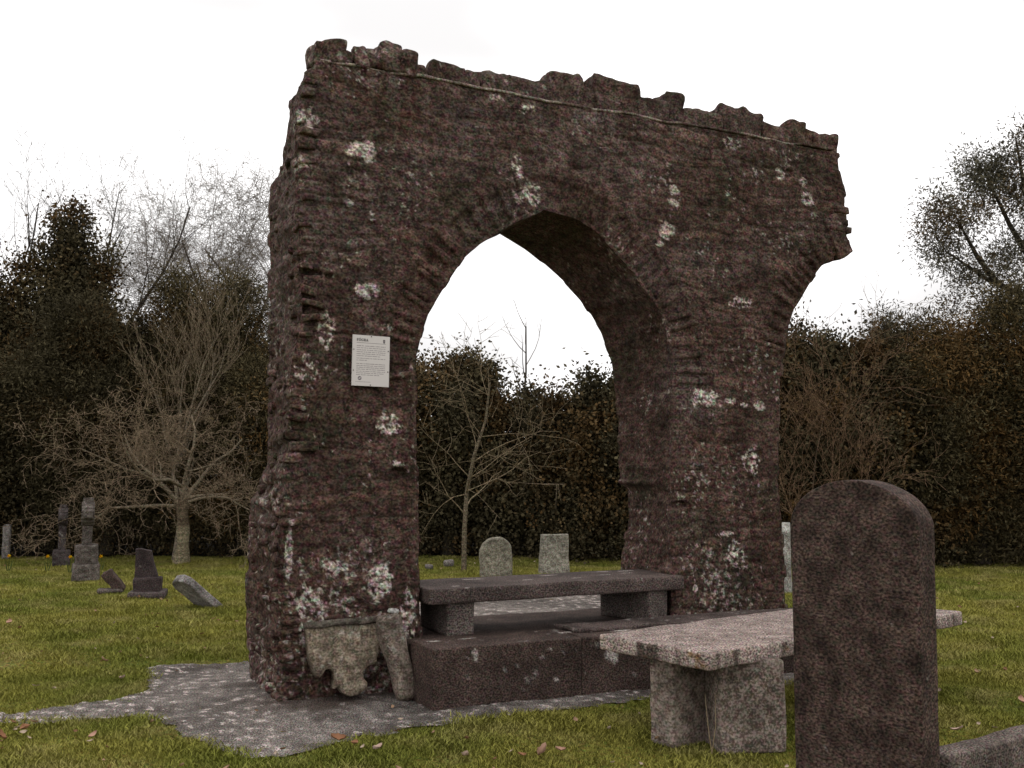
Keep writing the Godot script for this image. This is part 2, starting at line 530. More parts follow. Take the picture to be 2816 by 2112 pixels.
# ---------------------------------------------------------------- the ruin
func build_ruin() -> void:
	lay_courses()
	var ruin := thing("ruined_arch", "tall ruined grey stone wall with a pointed arch through it and a broken second springing", "ruin", ORIGIN, YAW)
	var L := table_of([[0.0, 0.0], [0.7, -0.02], [1.4, -0.02], [2.05, 0.0], [2.55, 0.05], [2.8, 0.09], [3.2, 0.07], [3.77, 0.04], [4.3, 0.02], [4.52, 0.03], [4.64, 0.06], [4.7, 0.12], [4.8, 0.16]], 0.022, 1.0)
	var Lb := table_of([[0.0, -0.04], [0.45, -0.10], [1.15, -0.09], [1.4, -0.08], [1.58, 0.0], [1.7, 0.05], [3.1, 0.03], [3.9, 0.01], [4.02, 0.02], [4.12, 0.10], [4.5, 0.14], [4.8, 0.17]], 0.014, 2.0)
	var R := table_of([[0.0, 4.6], [0.47, 4.58], [0.88, 4.57], [1.14, 4.55], [1.35, 4.52], [1.94, 4.55], [2.33, 4.57], [2.67, 4.61], [2.98, 4.68], [3.17, 4.76], [3.27, 4.84], [3.49, 5.0], [3.63, 5.13], [3.75, 5.32], [3.82, 5.43], [3.96, 5.45], [4.2, 5.44], [4.36, 5.44], [4.47, 5.41], [4.58, 5.38], [4.82, 5.36]], 0.018, 3.0)
	var aL := table_of([[0.0, 1.06], [0.37, 1.06], [1.0, 1.04], [1.71, 1.02], [2.21, 1.01], [2.46, 1.0], [2.55, 1.01], [2.72, 1.05], [2.87, 1.10], [3.04, 1.2], [3.17, 1.28], [3.34, 1.39], [3.48, 1.54], [3.62, 1.75], [3.72, 1.9], [3.83, 2.12]], 0.014, 4.0)
	var aR := table_of([[0.0, 3.33], [0.77, 3.33], [1.72, 3.35], [2.12, 3.36], [2.53, 3.36], [2.77, 3.34], [2.94, 3.3], [3.06, 3.25], [3.15, 3.18], [3.26, 3.08], [3.44, 2.92], [3.58, 2.75], [3.69, 2.62], [3.78, 2.43], [3.83, 2.12]], 0.012, 5.0)
	var aRb := table_of([[0.0, 3.38], [0.85, 3.39], [1.03, 3.43], [1.21, 3.47], [1.5, 3.46], [1.54, 3.37], [2.25, 3.36], [2.69, 3.29], [2.98, 3.18], [3.26, 2.98], [3.45, 2.77], [3.6, 2.56], [3.69, 2.42], [3.77, 2.25], [3.83, 2.12]], 0.014, 6.0)
	for j in 46:
		for k in 100:
			var q := Vector2(k * 0.06, 2.1 + j * 0.06)
			var best := 9.0
			for e in 36:
				var hh := lerpf(2.2, APEX_H, e / 35.0)
				best = minf(best, minf(q.distance_to(Vector2(at_h(aL, hh), hh)), q.distance_to(Vector2(at_h(aR, hh), hh))))
			ring_at.append(best)
	var rows := 432
	var y0 := -0.06
	# front and back skins, each in a left and a right sheet that meet above the apex
	for face in 2:
		var a := Acc.new()
		var nr := rows if face == 0 else 110
		for side in 2:
			var nc := (150 if side == 0 else 215) if face == 0 else 36
			var pts := PackedVector3Array()
			var cols := PackedColorArray()
			for j in nr + 1:
				var h := lerpf(y0, HC, float(j) / nr)
				var lo := at_h(L if face == 0 else Lb, h)
				var hi := APEX_T
				if h < APEX_H: hi = at_h(aL, h)
				if side == 1:
					lo = APEX_T
					if h < APEX_H: lo = at_h(aR if face == 0 else aRb, h)
					hi = at_h(R, h)
				for k in nc + 1:
					var t := lerpf(lo, hi, float(k) / nc)
					var e := hi - t
					if side == 0: e = t - lo
					if h < APEX_H: e = minf(t - lo, hi - t)
					e = clampf(e / 0.05, 0.0, 1.0)
					e = 1.0 - (1.0 - e) * (1.0 - e)
					var p := Vector3(t, h, 0.0)
					if face == 0:
						p.z = relief(t, h) * (0.25 + 0.75 * e) - (1.0 - e) * 0.025
					else:
						p.z = -TH - relief(t + 9.0, h) * e + (1.0 - e) * 0.02
					pts.append(p)
					cols.append(wall_tint(p))
			grid(a, pts, cols, nc, nr, Vector3(0, 0, 1 if face == 0 else -1))
		part("front_face" if face == 0 else "rear_face", a.mesh(), M.stone, ruin)
	# jambs and soffit, then the two ends and the top
	var strips := [["jamb", aL, aL, y0, APEX_H, Vector3.RIGHT], ["jamb", aR, aRb, y0, APEX_H, Vector3.LEFT], ["broken_end", L, Lb, y0, HC, Vector3.LEFT], ["broken_end", R, R, y0, HC, Vector3.RIGHT]]
	for s in strips:
		var a := Acc.new()
		var nr := 320
		var nc := 64
		var pts := PackedVector3Array()
		var cols := PackedColorArray()
		for j in nr + 1:
			var h: float = lerpf(s[3], s[4], float(j) / nr)
			var f := at_h(s[1], h)
			var b := at_h(s[2], h)
			for k in nc + 1:
				var q := float(k) / nc
				var z := lerpf(-0.022, -TH + 0.018, q)
				var e := minf(1.0, minf(q, 1.0 - q) * 10.0)
				if s[0] == "jamb": e *= clampf((APEX_H - h) / 0.1, 0.0, 1.0)
				var out: float = (relief(z * 1.0 + 20.0 + s[5].x, h) * 0.9 + nf.get_noise_3d(z * 40.0, h * 90.0, f * 10.0) * 0.02) * e
				if s[0] == "broken_end" and s[5].x < 0.0:
					out += e * (nz.get_noise_3d(z * 40.0, h * 70.0, 5.0) * (0.035 if h < 3.0 else 0.015) + nf.get_noise_3d(z * 60.0, h * 110.0, 9.0) * 0.022 - 0.012)
				# the near jamb carries its weight inwards along the arch, so push along x and a little down
				var p := Vector3(lerpf(f, b, q) + s[5].x * out, h, z)
				pts.append(p)
				cols.append(wall_tint(p))
		grid(a, pts, cols, nc, nr, s[5])
		part(s[0], a.mesh(), M.stone, ruin)
	# single stones that stand proud of the skin; the 250 largest of the layout
	var cand := []
	var g := RandomNumberGenerator.new()
	g.seed = 5
	for k in course_y.size() - 1:
		for q in course_x[k].size() - 1:
			var x0 := course_x[k][q]
			var x1 := course_x[k][q + 1]
			var h0 := course_y[k]
			var h1 := course_y[k + 1]
			var mx := (x0 + x1) * 0.5
			var my := (h0 + h1) * 0.5
			if my < 0.05 or my > HC - 0.08: continue
			if x0 < at_h(L, my) + 0.03 or x1 > at_h(R, my) - 0.04 or x1 > at_h(R, h0) - 0.04: continue
			if my < APEX_H + 0.4:
				# keep clear of the ring of voussoirs
				if x1 > at_h(aL, minf(h0, APEX_H)) - (0.34 if my > 2.3 else 0.04) and x0 < at_h(aR, minf(h0, APEX_H)) + (0.34 if my > 2.3 else 0.04): continue
				if my > 2.2 and x1 > at_h(aL, maxf(0.0, minf(my - 0.36, APEX_H))) - 0.05 and x0 < at_h(aR, maxf(0.0, minf(my - 0.36, APEX_H))) + 0.05: continue
			if mx > 0.38 and mx < 0.85 and my > 2.2 and my < 2.75: continue
			cand.append([(x1 - x0) * (h1 - h0) * (0.5 + course_r[k][q]), x0, x1, h0, h1])
	cand.sort_custom(func(u, w): return u[0] > w[0])
	for k in mini(250, cand.size()):
		var s = cand[k]
		stone_face(ruin, s[1], s[2], s[3], s[4], g)
	# ring of thin voussoirs on the front
	var arc: Array[Vector2] = []
	for k in 60: arc.append(Vector2(at_h(aL, lerpf(2.35, APEX_H, k / 59.0)), lerpf(2.35, APEX_H, k / 59.0)))
	for k in 60: arc.append(Vector2(at_h(aR, lerpf(APEX_H, 2.35, k / 59.0)), lerpf(APEX_H, 2.35, k / 59.0)))
	var at := 0.0
	var want := 0.05
	for k in range(1, arc.size() - 3):
		at += arc[k].distance_to(arc[k - 1])
		if at < want: continue
		at = 0.0
		var wd := g.randf_range(0.055, 0.10)
		want = wd + 0.02
		var dir := (arc[k + 2] - arc[k - 1]).normalized()
		var nrm := Vector2(-dir.y, dir.x)
		if nrm.y < 0.0 and nrm.x * (arc[k].x - APEX_T) < 0.0: nrm = -nrm
		if (arc[k] + nrm * 0.1).distance_to(Vector2(APEX_T, 2.4)) < arc[k].distance_to(Vector2(APEX_T, 2.4)): nrm = -nrm
		voussoir(ruin, arc[k] + nrm * 0.03, dir, nrm, wd, g.randf_range(0.24, 0.36), g)
	# wedge stones of the broken second arch
	at = 0.0
	want = 0.03
	for k in range(1, 70):
		var hh := lerpf(2.72, 3.72, k / 70.0)
		var here := Vector2(at_h(R, hh), hh)
		var prev := Vector2(at_h(R, hh - 1.0 / 70.0), hh - 1.0 / 70.0)
		at += here.distance_to(prev)
		if at < want: continue
		at = 0.0
		var wd2 := g.randf_range(0.055, 0.1)
		want = wd2 + 0.018
		var dir2 := (Vector2(at_h(R, hh + 0.08), hh + 0.08) - Vector2(at_h(R, hh - 0.08), hh - 0.08)).normalized()
		var nr2 := Vector2(-dir2.y, dir2.x)
		voussoir(ruin, here + nr2 * 0.03, dir2, nr2, wd2, g.randf_range(0.22, 0.34), g)
	# rubble of the broken near end and stone ends on the far one
	for k in 150:
		var h := 0.03 + 4.66 * pow(k / 150.0, 1.1)
		var z := -g.randf_range(0.03, 0.88)
		if k % 3 == 0: z = -g.randf_range(0.02, 0.1)
		var sz := Vector3(g.randf_range(0.09, 0.2), g.randf_range(0.03, 0.075), g.randf_range(0.08, 0.2))
		var q := -z / TH
		var stick := g.randf_range(-0.01, 0.035) if h < 1.5 else (g.randf_range(-0.02, 0.014) if h < 2.9 else g.randf_range(-0.02, 0.006))
		var x := lerpf(at_h(L, h), at_h(Lb, h), q) + sz.x * 0.5 - stick
		block_part("rubble_stone", ruin, sz, Transform3D(Basis.from_euler(Vector3(g.randf_range(-0.12, 0.12), g.randf_range(-0.4, 0.4), g.randf_range(-0.2, 0.2))), Vector3(x, h, z)), g.randf() * 50.0, 0.012, 0.03, 0.02)
	for k in 26:
		var h := lerpf(3.72, 4.72, k / 25.0)
		var sz := Vector3(g.randf_range(0.14, 0.3), g.randf_range(0.04, 0.08), g.randf_range(0.16, 0.3))
		block_part("rubble_stone", ruin, sz, Transform3D(Basis.from_euler(Vector3(0, g.randf_range(-0.1, 0.1), g.randf_range(-0.06, 0.06) + (0.3 if h < 3.6 else 0.0))), Vector3(at_h(R, h) - sz.x * 0.5 + g.randf_range(-0.02, 0.02), h, -sz.z * 0.5 + g.randf_range(-0.06, 0.03) - (0.4 if k % 3 == 2 else 0.0))), g.randf() * 50.0, 0.01, 0.02, 0.022)
	# the big skew stone at the foot of the broken springing
	block_part("springer_stone", ruin, Vector3(0.2, 0.42, 0.34), Transform3D(Basis.from_euler(Vector3(0, 0, 0.5)), Vector3(5.30, 3.93, -0.145)), 3.3, 0.014, 0.02, 0.02)
	# coping: a thin ledge of mortar, then one rough stone after the other
	var led := Acc.new()
	rough_block(led, Vector3(5.08, 0.022, TH + 0.012), Transform3D(Basis.IDENTITY, Vector3(2.73, HC + 0.008, -TH * 0.5 + 0.004)), 8.0, 0.006, 0.034, 0.025, func(p): return wall_tint(p).lerp(Color(0.55, 0.47, 0.42), clampf(0.5 - p.x * 0.06 + nz.get_noise_1d(p.x * 30.0), 0.0, 0.8)), 3.0)
	part("mortar_ledge", led.mesh(), M.stone, ruin)
	var cop := [[0.15, 0.39, 4.93], [0.395, 0.46, 4.89], [0.46, 0.575, 4.94], [0.575, 0.645, 4.9], [0.645, 0.84, 5.0], [0.845, 0.99, 4.94], [0.99, 1.1, 4.89], [1.1, 1.42, 4.95], [1.42, 1.55, 4.92], [1.55, 1.8, 4.96], [1.8, 1.95, 4.93], [1.95, 2.2, 4.965], [2.205, 2.485, 5.05], [2.485, 2.63, 4.96], [2.63, 3.06, 5.08], [3.06, 3.38, 4.96], [3.38, 3.59, 5.06], [3.59, 3.99, 4.94], [3.985, 4.45, 5.035], [4.45, 4.8, 4.93], [4.8, 4.965, 5.01], [4.965, 5.08, 4.94], [5.08, 5.37, 4.94]]
	for s in cop:
		var w: float = s[1] - s[0] + 0.015
		var hh: float = s[2] - HC + 0.02
		block_part("coping_stone", ruin, Vector3(w, hh, (TH - g.randf_range(0.0, 0.12)) if s[0] > 0.7 else 0.3), Transform3D(Basis.from_euler(Vector3(0, g.randf_range(-0.03, 0.03), g.randf_range(-0.04, 0.04))), Vector3((s[0] + s[1]) * 0.5, HC + hh * 0.5 - 0.005, (-TH * 0.5 if s[0] > 0.7 else -0.15) + g.randf_range(-0.01, 0.012))), g.randf() * 50.0, minf(0.024, w * 0.3), 0.05, 0.024)
	block_part("coping_stone", ruin, Vector3(0.55, 0.09, 0.62), Transform3D(Basis.IDENTITY, Vector3(0.5, HC + 0.03, -0.63)), 7.7, 0.02, 0.04, 0.03)
	clear_counters(ruin)

func block_part(called: String, parent: Node, size: Vector3, xf: Transform3D, seed_: float, rnd: float, amp: float, cell: float) -> void:
	var a := Acc.new()
	var tone := 0.8 + 0.5 * absf(sin(seed_ * 12.7))
	rough_block(a, size, xf, seed_, rnd, amp, cell, func(p):
		var c := wall_tint(p) * tone
		c.a = 1.0
		return c)
	part(called, a.mesh(), M.stone, parent)

func stone_face(parent: Node, x0: float, x1: float, h0: float, h1: float, g: RandomNumberGenerator) -> void:
	var nu := maxi(4, int((x1 - x0) / 0.016))
	var nn := maxi(4, int((h1 - h0) / 0.014))
	var cx := (x0 + x1) * 0.5
	var cy := (h0 + h1) * 0.5
	var hx := (x1 - x0) * 0.5 - 0.006
	var hy := (h1 - h0) * 0.5 - 0.005
	var up := g.randf_range(0.001, 0.007)
	var tone := g.randf_range(0.75, 1.3)
	var sd := g.randf() * 900.0
	var hue := g.randf_range(-0.05, 0.06)
	var pts := PackedVector3Array()
	var cols := PackedColorArray()
	for j in nn + 1:
		for k in nu + 1:
			var u := k * 2.0 / nu - 1.0
			var v := j * 2.0 / nn - 1.0
			var r := maxf(absf(u), absf(v))
			# a rounded, uneven outline
			var rr := pow(pow(absf(u), 5.0) + pow(absf(v), 5.0), 0.2)
			var s := 1.0 if rr < 1e-4 else r / rr
			var q := unwarp(cx + u * s * hx + nf.get_noise_2d(u * 30.0 + sd, v * 30.0) * 0.012, cy + v * s * hy + nf.get_noise_2d(u * 30.0, v * 30.0 + sd) * 0.008)
			var t := q.x
			var h := q.y
			var z := relief(t, h) + up * (1.0 - pow(r, 6.0)) - (up + 0.006) * pow(r, 8.0) + nf.get_noise_2d(t * 120.0 + sd, h * 140.0) * 0.005
			var p := Vector3(t, h, z)
			pts.append(p)
			var c := wall_tint(p) * tone
			cols.append(Color(c.r * (1.0 + hue), c.g, c.b * (1.0 - hue)))
	var a := Acc.new()
	grid(a, pts, cols, nu, nn, Vector3.BACK)
	part("stone", a.mesh(), M.stone, parent)

func voussoir(parent: Node, c: Vector2, dir: Vector2, nrm: Vector2, wd: float, ln: float, g: RandomNumberGenerator) -> void:
	var nu := maxi(4, int(wd / 0.014))
	var nn := maxi(6, int(ln / 0.018))
	var sd := g.randf() * 900.0
	var tone := g.randf_range(0.7, 1.3)
	var up := g.randf_range(0.022, 0.038)
	var pts := PackedVector3Array()
	var cols := PackedColorArray()
	for j in nn + 1:
		for k in nu + 1:
			var u := k * 2.0 / nu - 1.0
			var v := j * 2.0 / nn - 1.0
			var r := maxf(absf(u), absf(v))
			var q := c + dir * (u * wd * 0.5 + nf.get_noise_2d(u * 30.0 + sd, v * 60.0) * 0.014) + nrm * ((v + 1.0) * 0.5 * ln + nf.get_noise_2d(u * 30.0, sd) * 0.02)
			var p := Vector3(q.x, q.y, relief(q.x, q.y) + up * (1.0 - pow(r, 6.0)) - 0.004 * pow(r, 8.0))
			pts.append(p)
			var cc := wall_tint(p) * tone
			cc.a = 1.0
			cols.append(cc)
	var a := Acc.new()
	grid(a, pts, cols, nu, nn, Vector3.BACK)
	part("voussoir", a.mesh(), M.stone, parent)

# ---------------------------------------------------------------- other stone
func tint_of(base: Color, crust: Color, amount: float, scale_: float, dark := 0.0) -> Callable:
	return func(p: Vector3) -> Color:
		var a := nz.get_noise_3dv(p * 22.0 * scale_)
		var b := nf.get_noise_3dv(p * 60.0 * scale_ + Vector3(40, 0, 0))
		var c := base * (1.0 + a * 0.5 + b * 0.5)
		var v := nf.get_noise_3dv(p * 110.0 * scale_ + Vector3(0, 90, 0)) + 0.5 * nz.get_noise_3dv(p * 30.0 * scale_ + Vector3(0, 0, 300))
		c = c.lerp(crust * (1.0 + b * 0.4), clampf((v - 0.55 + amount) * 6.0, 0.0, 1.0) * 0.85)
		c = c.lerp(base * 0.45, clampf(nz.get_noise_3dv(p * 40.0 * scale_ + Vector3(0, 500, 0)) * 3.0 - 1.0 + dark, 0.0, 1.0) * 0.7)
		c.a = 1.0
		return c

# adds pale crusts at given places: [x, y, z, radius along x, radius across]
func spotted(base: Callable, spots: Array, crust: Color) -> Callable:
	return func(p: Vector3) -> Color:
		var c: Color = base.call(p)
		for q in spots:
			var d := Vector3((p.x - q[0]) / q[3], (p.y - q[1]) / q[4], (p.z - q[2]) / q[4]).length() + nf.get_noise_3dv(p * 130.0) * 0.6
			if d < 1.0: c = c.lerp(crust, minf(1.0, (1.0 - d) * 5.0))
		return c

func to_local_wall(t: float, h: float, z: float) -> Vector3:
	return ORIGIN + Basis(Vector3.UP, YAW) * Vector3(t, h, z)

func build_tombs() -> void:
	var dark := tint_of(Color(0.112, 0.081, 0.069), Color(0.4, 0.37, 0.35), 0.02, 1.0)
	# ---- the kerbed base that fills the arch and stands out in front of it
	var base := thing("tomb_base", "low dark stone base running through the foot of the arch", "tomb base", ORIGIN, YAW)
	const KERB_SPOTS := [[2.5, 0.41, 0.5, 0.075, 0.05], [2.25, 0.41, 0.3, 0.06, 0.03], [2.32, 0.41, 0.4, 0.05, 0.03], [2.07, 0.41, 0.42, 0.06, 0.03], [1.02, 0.41, 0.36, 0.06, 0.03], [2.77, 0.41, 0.4, 0.04, 0.03], [2.88, 0.42, 0.42, 0.05, 0.03], [3.05, 0.42, 0.42, 0.06, 0.03], [1.3, 0.41, 0.35, 0.05, 0.02], [2.31, 0.27, 0.68, 0.06, 0.055], [1.79, 0.36, 0.68, 0.04, 0.015], [1.85, 0.13, 0.68, 0.02, 0.015], [1.2, 0.35, 0.68, 0.02, 0.05], [3.6, 0.42, 0.4, 0.07, 0.03], [4.1, 0.42, 0.35, 0.07, 0.03]]
	var tops := [[0.885, 2.058, 0.69, 0.415], [2.06, 3.353, 0.688, 0.417], [3.355, 4.62, 0.68, 0.42]]
	for s in tops:
		var a := Acc.new()
		rough_block(a, Vector3(s[1] - s[0], s[3] + 0.1, s[2] - 0.24), Transform3D(Basis.IDENTITY, Vector3((s[0] + s[1]) * 0.5, s[3] * 0.5 - 0.05, (s[2] + 0.24) * 0.5)), s[0] * 3.0, 0.009, 0.007, 0.018, spotted(tint_of(Color(0.112, 0.081, 0.069), Color(0.42, 0.39, 0.37), 0.03, 1.0, 0.15), KERB_SPOTS, Color(0.66, 0.62, 0.58)), 3.0)
		part("kerb_stone", a.mesh(), M.slab, base)
	var fill := Acc.new()
	rough_block(fill, Vector3(3.7, 0.46, 1.18), Transform3D(Basis.IDENTITY, Vector3(2.74, 0.155, -0.35)), 4.0, 0.03, 0.015, 0.035, dark, 3.0)
	part("base_slab", fill.mesh(), M.slab, base)
	var led := Acc.new()
	rough_block(led, Vector3(2.5, 0.035, 0.34), Transform3D(Basis.from_euler(Vector3(0, 0.02, 0)), Vector3(3.35, 0.425, 0.3)), 9.0, 0.015, 0.015, 0.025, tint_of(Color(0.15, 0.118, 0.108), Color(0.5, 0.46, 0.43), 0.06, 1.0), 3.0)
	part("ledger_strip", led.mesh(), M.slab, base)
	clear_counters(base)
	# ---- table tomb in the arch
	var t1 := thing("table_tomb", "dark table tomb with thick smooth slab, standing on the base inside the arch", "tomb", to_local_wall(2.25, 0.385, -0.25), YAW)
	var a1 := Acc.new()
	rough_block(a1, Vector3(2.31, 0.115, 0.72), Transform3D(Basis.from_euler(Vector3(0, 0, 0.004)), Vector3(-0.025, 0.315, 0.0)), 12.0, 0.014, 0.006, 0.018, spotted(tint_of(Color(0.138, 0.108, 0.098), Color(0.5, 0.47, 0.45), -0.2, 0.7), [[-0.6, 0.37, -0.19, 0.09, 0.025], [0.08, 0.37, -0.18, 0.1, 0.025], [0.67, 0.37, -0.25, 0.09, 0.03], [0.9, 0.37, -0.22, 0.1, 0.04], [0.22, 0.37, 0.11, 0.05, 0.02], [0.55, 0.37, 0.0, 0.07, 0.02], [-0.2, 0.37, 0.05, 0.05, 0.015], [0.8, 0.37, -0.05, 0.1, 0.02], [-0.9, 0.37, 0.2, 0.04, 0.02]], Color(0.55, 0.5, 0.47)), 2.5)
	part("slab", a1.mesh(), M.slab, t1)
	for x in [-0.90, 0.84]:
		var a := Acc.new()
		rough_block(a, Vector3(0.23, 0.27, 0.6), Transform3D(Basis(Vector3.UP, 0.0 if x < 0.0 else 0.24), Vector3(x, 0.13, 0.0)), x + 5.0, 0.02, 0.008, 0.022, tint_of(Color(0.185, 0.155, 0.14), Color(0.3, 0.27, 0.25), 0.0, 1.2), 4.0)
		part("support", a.mesh(), M.slab, t1)
	clear_counters(t1)
	# ---- table tomb on the grass
	var dir := atan2(1.75, 2.22)
	var c := Vector3(1.95, 0.0, -7.0)
	var t2 := thing("table_tomb", "lichen-spotted pale pink table tomb on the grass beside the big headstone", "tomb", c, dir)
	var a2 := Acc.new()
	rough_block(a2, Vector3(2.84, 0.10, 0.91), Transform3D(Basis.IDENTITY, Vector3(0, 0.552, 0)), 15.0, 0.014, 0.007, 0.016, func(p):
		var w: Vector3 = Basis(Vector3.UP, dir) * p
		var f := nf.get_noise_3dv(w * 70.0)
		var k := nz.get_noise_3dv(w * Vector3(120, 35, 120) + Vector3(100, 0, 0))
		var col := Color(0.50, 0.41, 0.37) * (1.0 + f * 0.6)
		col = col.lerp(Color(0.75, 0.66, 0.62), clampf(nf.get_noise_3dv(w * Vector3(60, 60, 150) + Vector3(7, 0, 0)) * 3.0 - 0.5, 0.0, 1.0) * 0.7)
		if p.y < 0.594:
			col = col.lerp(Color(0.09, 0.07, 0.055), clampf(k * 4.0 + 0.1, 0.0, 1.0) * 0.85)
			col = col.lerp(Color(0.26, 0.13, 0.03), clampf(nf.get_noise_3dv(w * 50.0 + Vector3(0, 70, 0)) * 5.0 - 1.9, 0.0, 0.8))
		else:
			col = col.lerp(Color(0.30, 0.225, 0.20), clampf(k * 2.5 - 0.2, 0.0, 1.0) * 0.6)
		col.a = 1.0
		return col, 5.0)
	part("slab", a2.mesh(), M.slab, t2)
	var inv := Transform3D(Basis(Vector3.UP, dir), c).affine_inverse()
	for s in [[Vector3(1.02, 0.25, -6.27), Vector3(0.30, 0.54, 0.2), dir], [Vector3(1.40, 0.25, -6.2), Vector3(0.41, 0.54, 0.36), 0.12], [Vector3(2.75, 0.25, -7.65), Vector3(0.3, 0.54, 0.55), dir]]:
		var a := Acc.new()
		rough_block(a, s[1], inv * Transform3D(Basis(Vector3.UP, s[2]), s[0]), s[0].x * 7.0, 0.02, 0.014, 0.022, tint_of(Color(0.30, 0.24, 0.205), Color(0.34, 0.31, 0.28), 0.02, 1.3, -0.1), 4.0)
		part("support", a.mesh(), M.pale, t2)
	clear_counters(t2)
	# ---- big headstone in front, with the kerb of its grave
	var hs := thing("headstone", "tall dark round-topped headstone, largest and nearest of all", "headstone", Vector3(1.715, 0, -5.0), -deg_to_rad(50.0))
	var half := 0.345
	var top := 1.635
	var sh := 1.41
	var edge := func(y: float) -> float:
		var w := half - 0.004 * (1.6 - y)
		if y <= sh: return w
		var q := (y - sh) / (top - sh)
		return w * pow(maxf(0.0, 1.0 - q * q), 0.56) if q < 1.0 else 0.0
	var a3 := Acc.new()
	profile_slab(a3, 130, top, func(y): return -edge.call(y), func(y): return edge.call(y), 0.17, Transform3D(Basis.from_euler(Vector3(0, 0, -0.012)), Vector3(0, -0.05, 0)), 2.0, 0.003, 0.014, 0.012, func(p: Vector3) -> Color:
		var q := nz.get_noise_3dv(p * 25.0)
		var f := nf.get_noise_3dv(p * 60.0)
		var col := Color(0.112, 0.078, 0.066) * (1.0 + q * 0.25 + f * 0.9)
		col = col.lerp(Color(0.06, 0.043, 0.035), clampf(nf.get_noise_3dv(p * 420.0 + Vector3(50, 0, 0)) * 3.0 - 0.3, 0.0, 0.6))
		col = col.lerp(Color(0.36, 0.33, 0.31), clampf(nf.get_noise_3dv(p * 120.0 + Vector3(0, 33, 0)) * 7.0 - 4.3 + clampf(0.4 - p.y, 0.0, 0.4) * 4.0, 0.0, 1.0) * 0.8)
		col.a = 1.0
		return col)
	part("stone_slab", a3.mesh(), M.slab, hs)
	var foot := Acc.new()
	rough_block(foot, Vector3(0.80, 0.14, 0.26), Transform3D(Basis.IDENTITY, Vector3(0.04, 0.04, -0.02)), 4.5, 0.02, 0.012, 0.03, dark, 4.0)
	part("foot_stone", foot.mesh(), M.slab, hs)
	clear_counters(hs)
	var kb := thing("grave_kerb", "grey stone grave kerb on the grass to the right of the big headstone", "kerb", Vector3(2.95, 0.06, -5.84), atan2(0.44, 0.67))
	var a4 := Acc.new()
	rough_block(a4, Vector3(1.75, 0.22, 0.15), Transform3D.IDENTITY, 6.0, 0.02, 0.012, 0.02, tint_of(Color(0.20, 0.165, 0.145), Color(0.35, 0.33, 0.3), 0.0, 1.2), 4.0)
	part("kerb_stone", a4.mesh(), M.slab, kb)
	clear_counters(kb)
	# ---- carved pieces leaning on the near pier
	var fr := thing("carved_fragment", "broken carved tracery piece with scalloped underside leaning against the left pier", "carved stone", to_local_wall(0.45, 0.03, 0.14), YAW)
	var outline := PackedVector2Array([Vector2(-0.30, 0.5), Vector2(-0.295, 0.40), Vector2(-0.285, 0.30), Vector2(-0.262, 0.20), Vector2(-0.225, 0.145), Vector2(-0.20, 0.165), Vector2(-0.175, 0.20), Vector2(-0.14, 0.205), Vector2(-0.115, 0.18), Vector2(-0.108, 0.13), Vector2(-0.122, 0.06), Vector2(-0.085, 0.075), Vector2(-0.05, 0.03), Vector2(0.0, 0.0), Vector2(0.07, 0.012), Vector2(0.125, 0.05), Vector2(0.128, 0.085), Vector2(0.10, 0.12), Vector2(0.105, 0.165), Vector2(0.14, 0.20), Vector2(0.20, 0.215), Vector2(0.205, 0.26), Vector2(0.24, 0.32), Vector2(0.28, 0.385), Vector2(0.295, 0.5)])
	var a5 := Acc.new()
	outline_slab(a5, outline, 0.011, 0.13, Transform3D(Basis.from_euler(Vector3(-0.16, 0, 0)), Vector3.ZERO), tint_of(Color(0.28, 0.225, 0.17), Color(0.46, 0.41, 0.35), 0.14, 1.5))
	part("body", a5.mesh(), M.pale, fr)
	var a5b := Acc.new()
	rough_block(a5b, Vector3(0.62, 0.045, 0.17), Transform3D(Basis.from_euler(Vector3(-0.16, 0, 0.015)), Vector3(0.0, 0.515, -0.085)), 2.2, 0.012, 0.012, 0.014, tint_of(Color(0.17, 0.145, 0.12), Color(0.38, 0.35, 0.30), 0.1, 1.5))
	part("moulded_rim", a5b.mesh(), M.pale, fr)
	clear_counters(fr)
	var fs := thing("leaning_stone", "narrow upright stone leaning between carved fragment and tomb base", "stone", to_local_wall(0.805, 0.0, 0.22), YAW)
	var a6 := Acc.new()
	rough_block(a6, Vector3(0.17, 0.62, 0.13), Transform3D(Basis.from_euler(Vector3(-0.22, 0.25, 0.14)), Vector3(-0.02, 0.29, 0.0)), 21.0, 0.04, 0.04, 0.02, tint_of(Color(0.25, 0.20, 0.165), Color(0.36, 0.33, 0.3), 0.08, 1.4), 4.0)
	part("stone_block", a6.mesh(), M.pale, fs)
	clear_counters(fs)
	var chip := Acc.new()
	rough_block(chip, Vector3(0.075, 0.04, 0.05), Transform3D(Basis.from_euler(Vector3(0.1, 0.4, -0.3)), Vector3.ZERO), 5.5, 0.015, 0.02, 0.008, tint_of(Color(0.62, 0.6, 0.56), Color(0.7, 0.68, 0.65), 0.0, 2.0))
	var cn := part("stone_chip", chip.mesh(), M.pale, self)
	cn.position = to_local_wall(0.775, 0.615, 0.14)
	cn.set_meta("label", "small white chip lying on top of the narrow leaning stone")
	cn.set_meta("category", "stone chip")
	# ---- stones in the distance
	var pale := tint_of(Color(0.34, 0.31, 0.245), Color(0.5, 0.47, 0.4), 0.05, 1.0, 0.1)
	var r1 := thing("headstone", "pale round-topped headstone seen through the arch, left of the square one", "headstone", Vector3(-0.26, 0, -16.3), 0.15, "pale headstones behind the arch")
	var b1 := Acc.new()
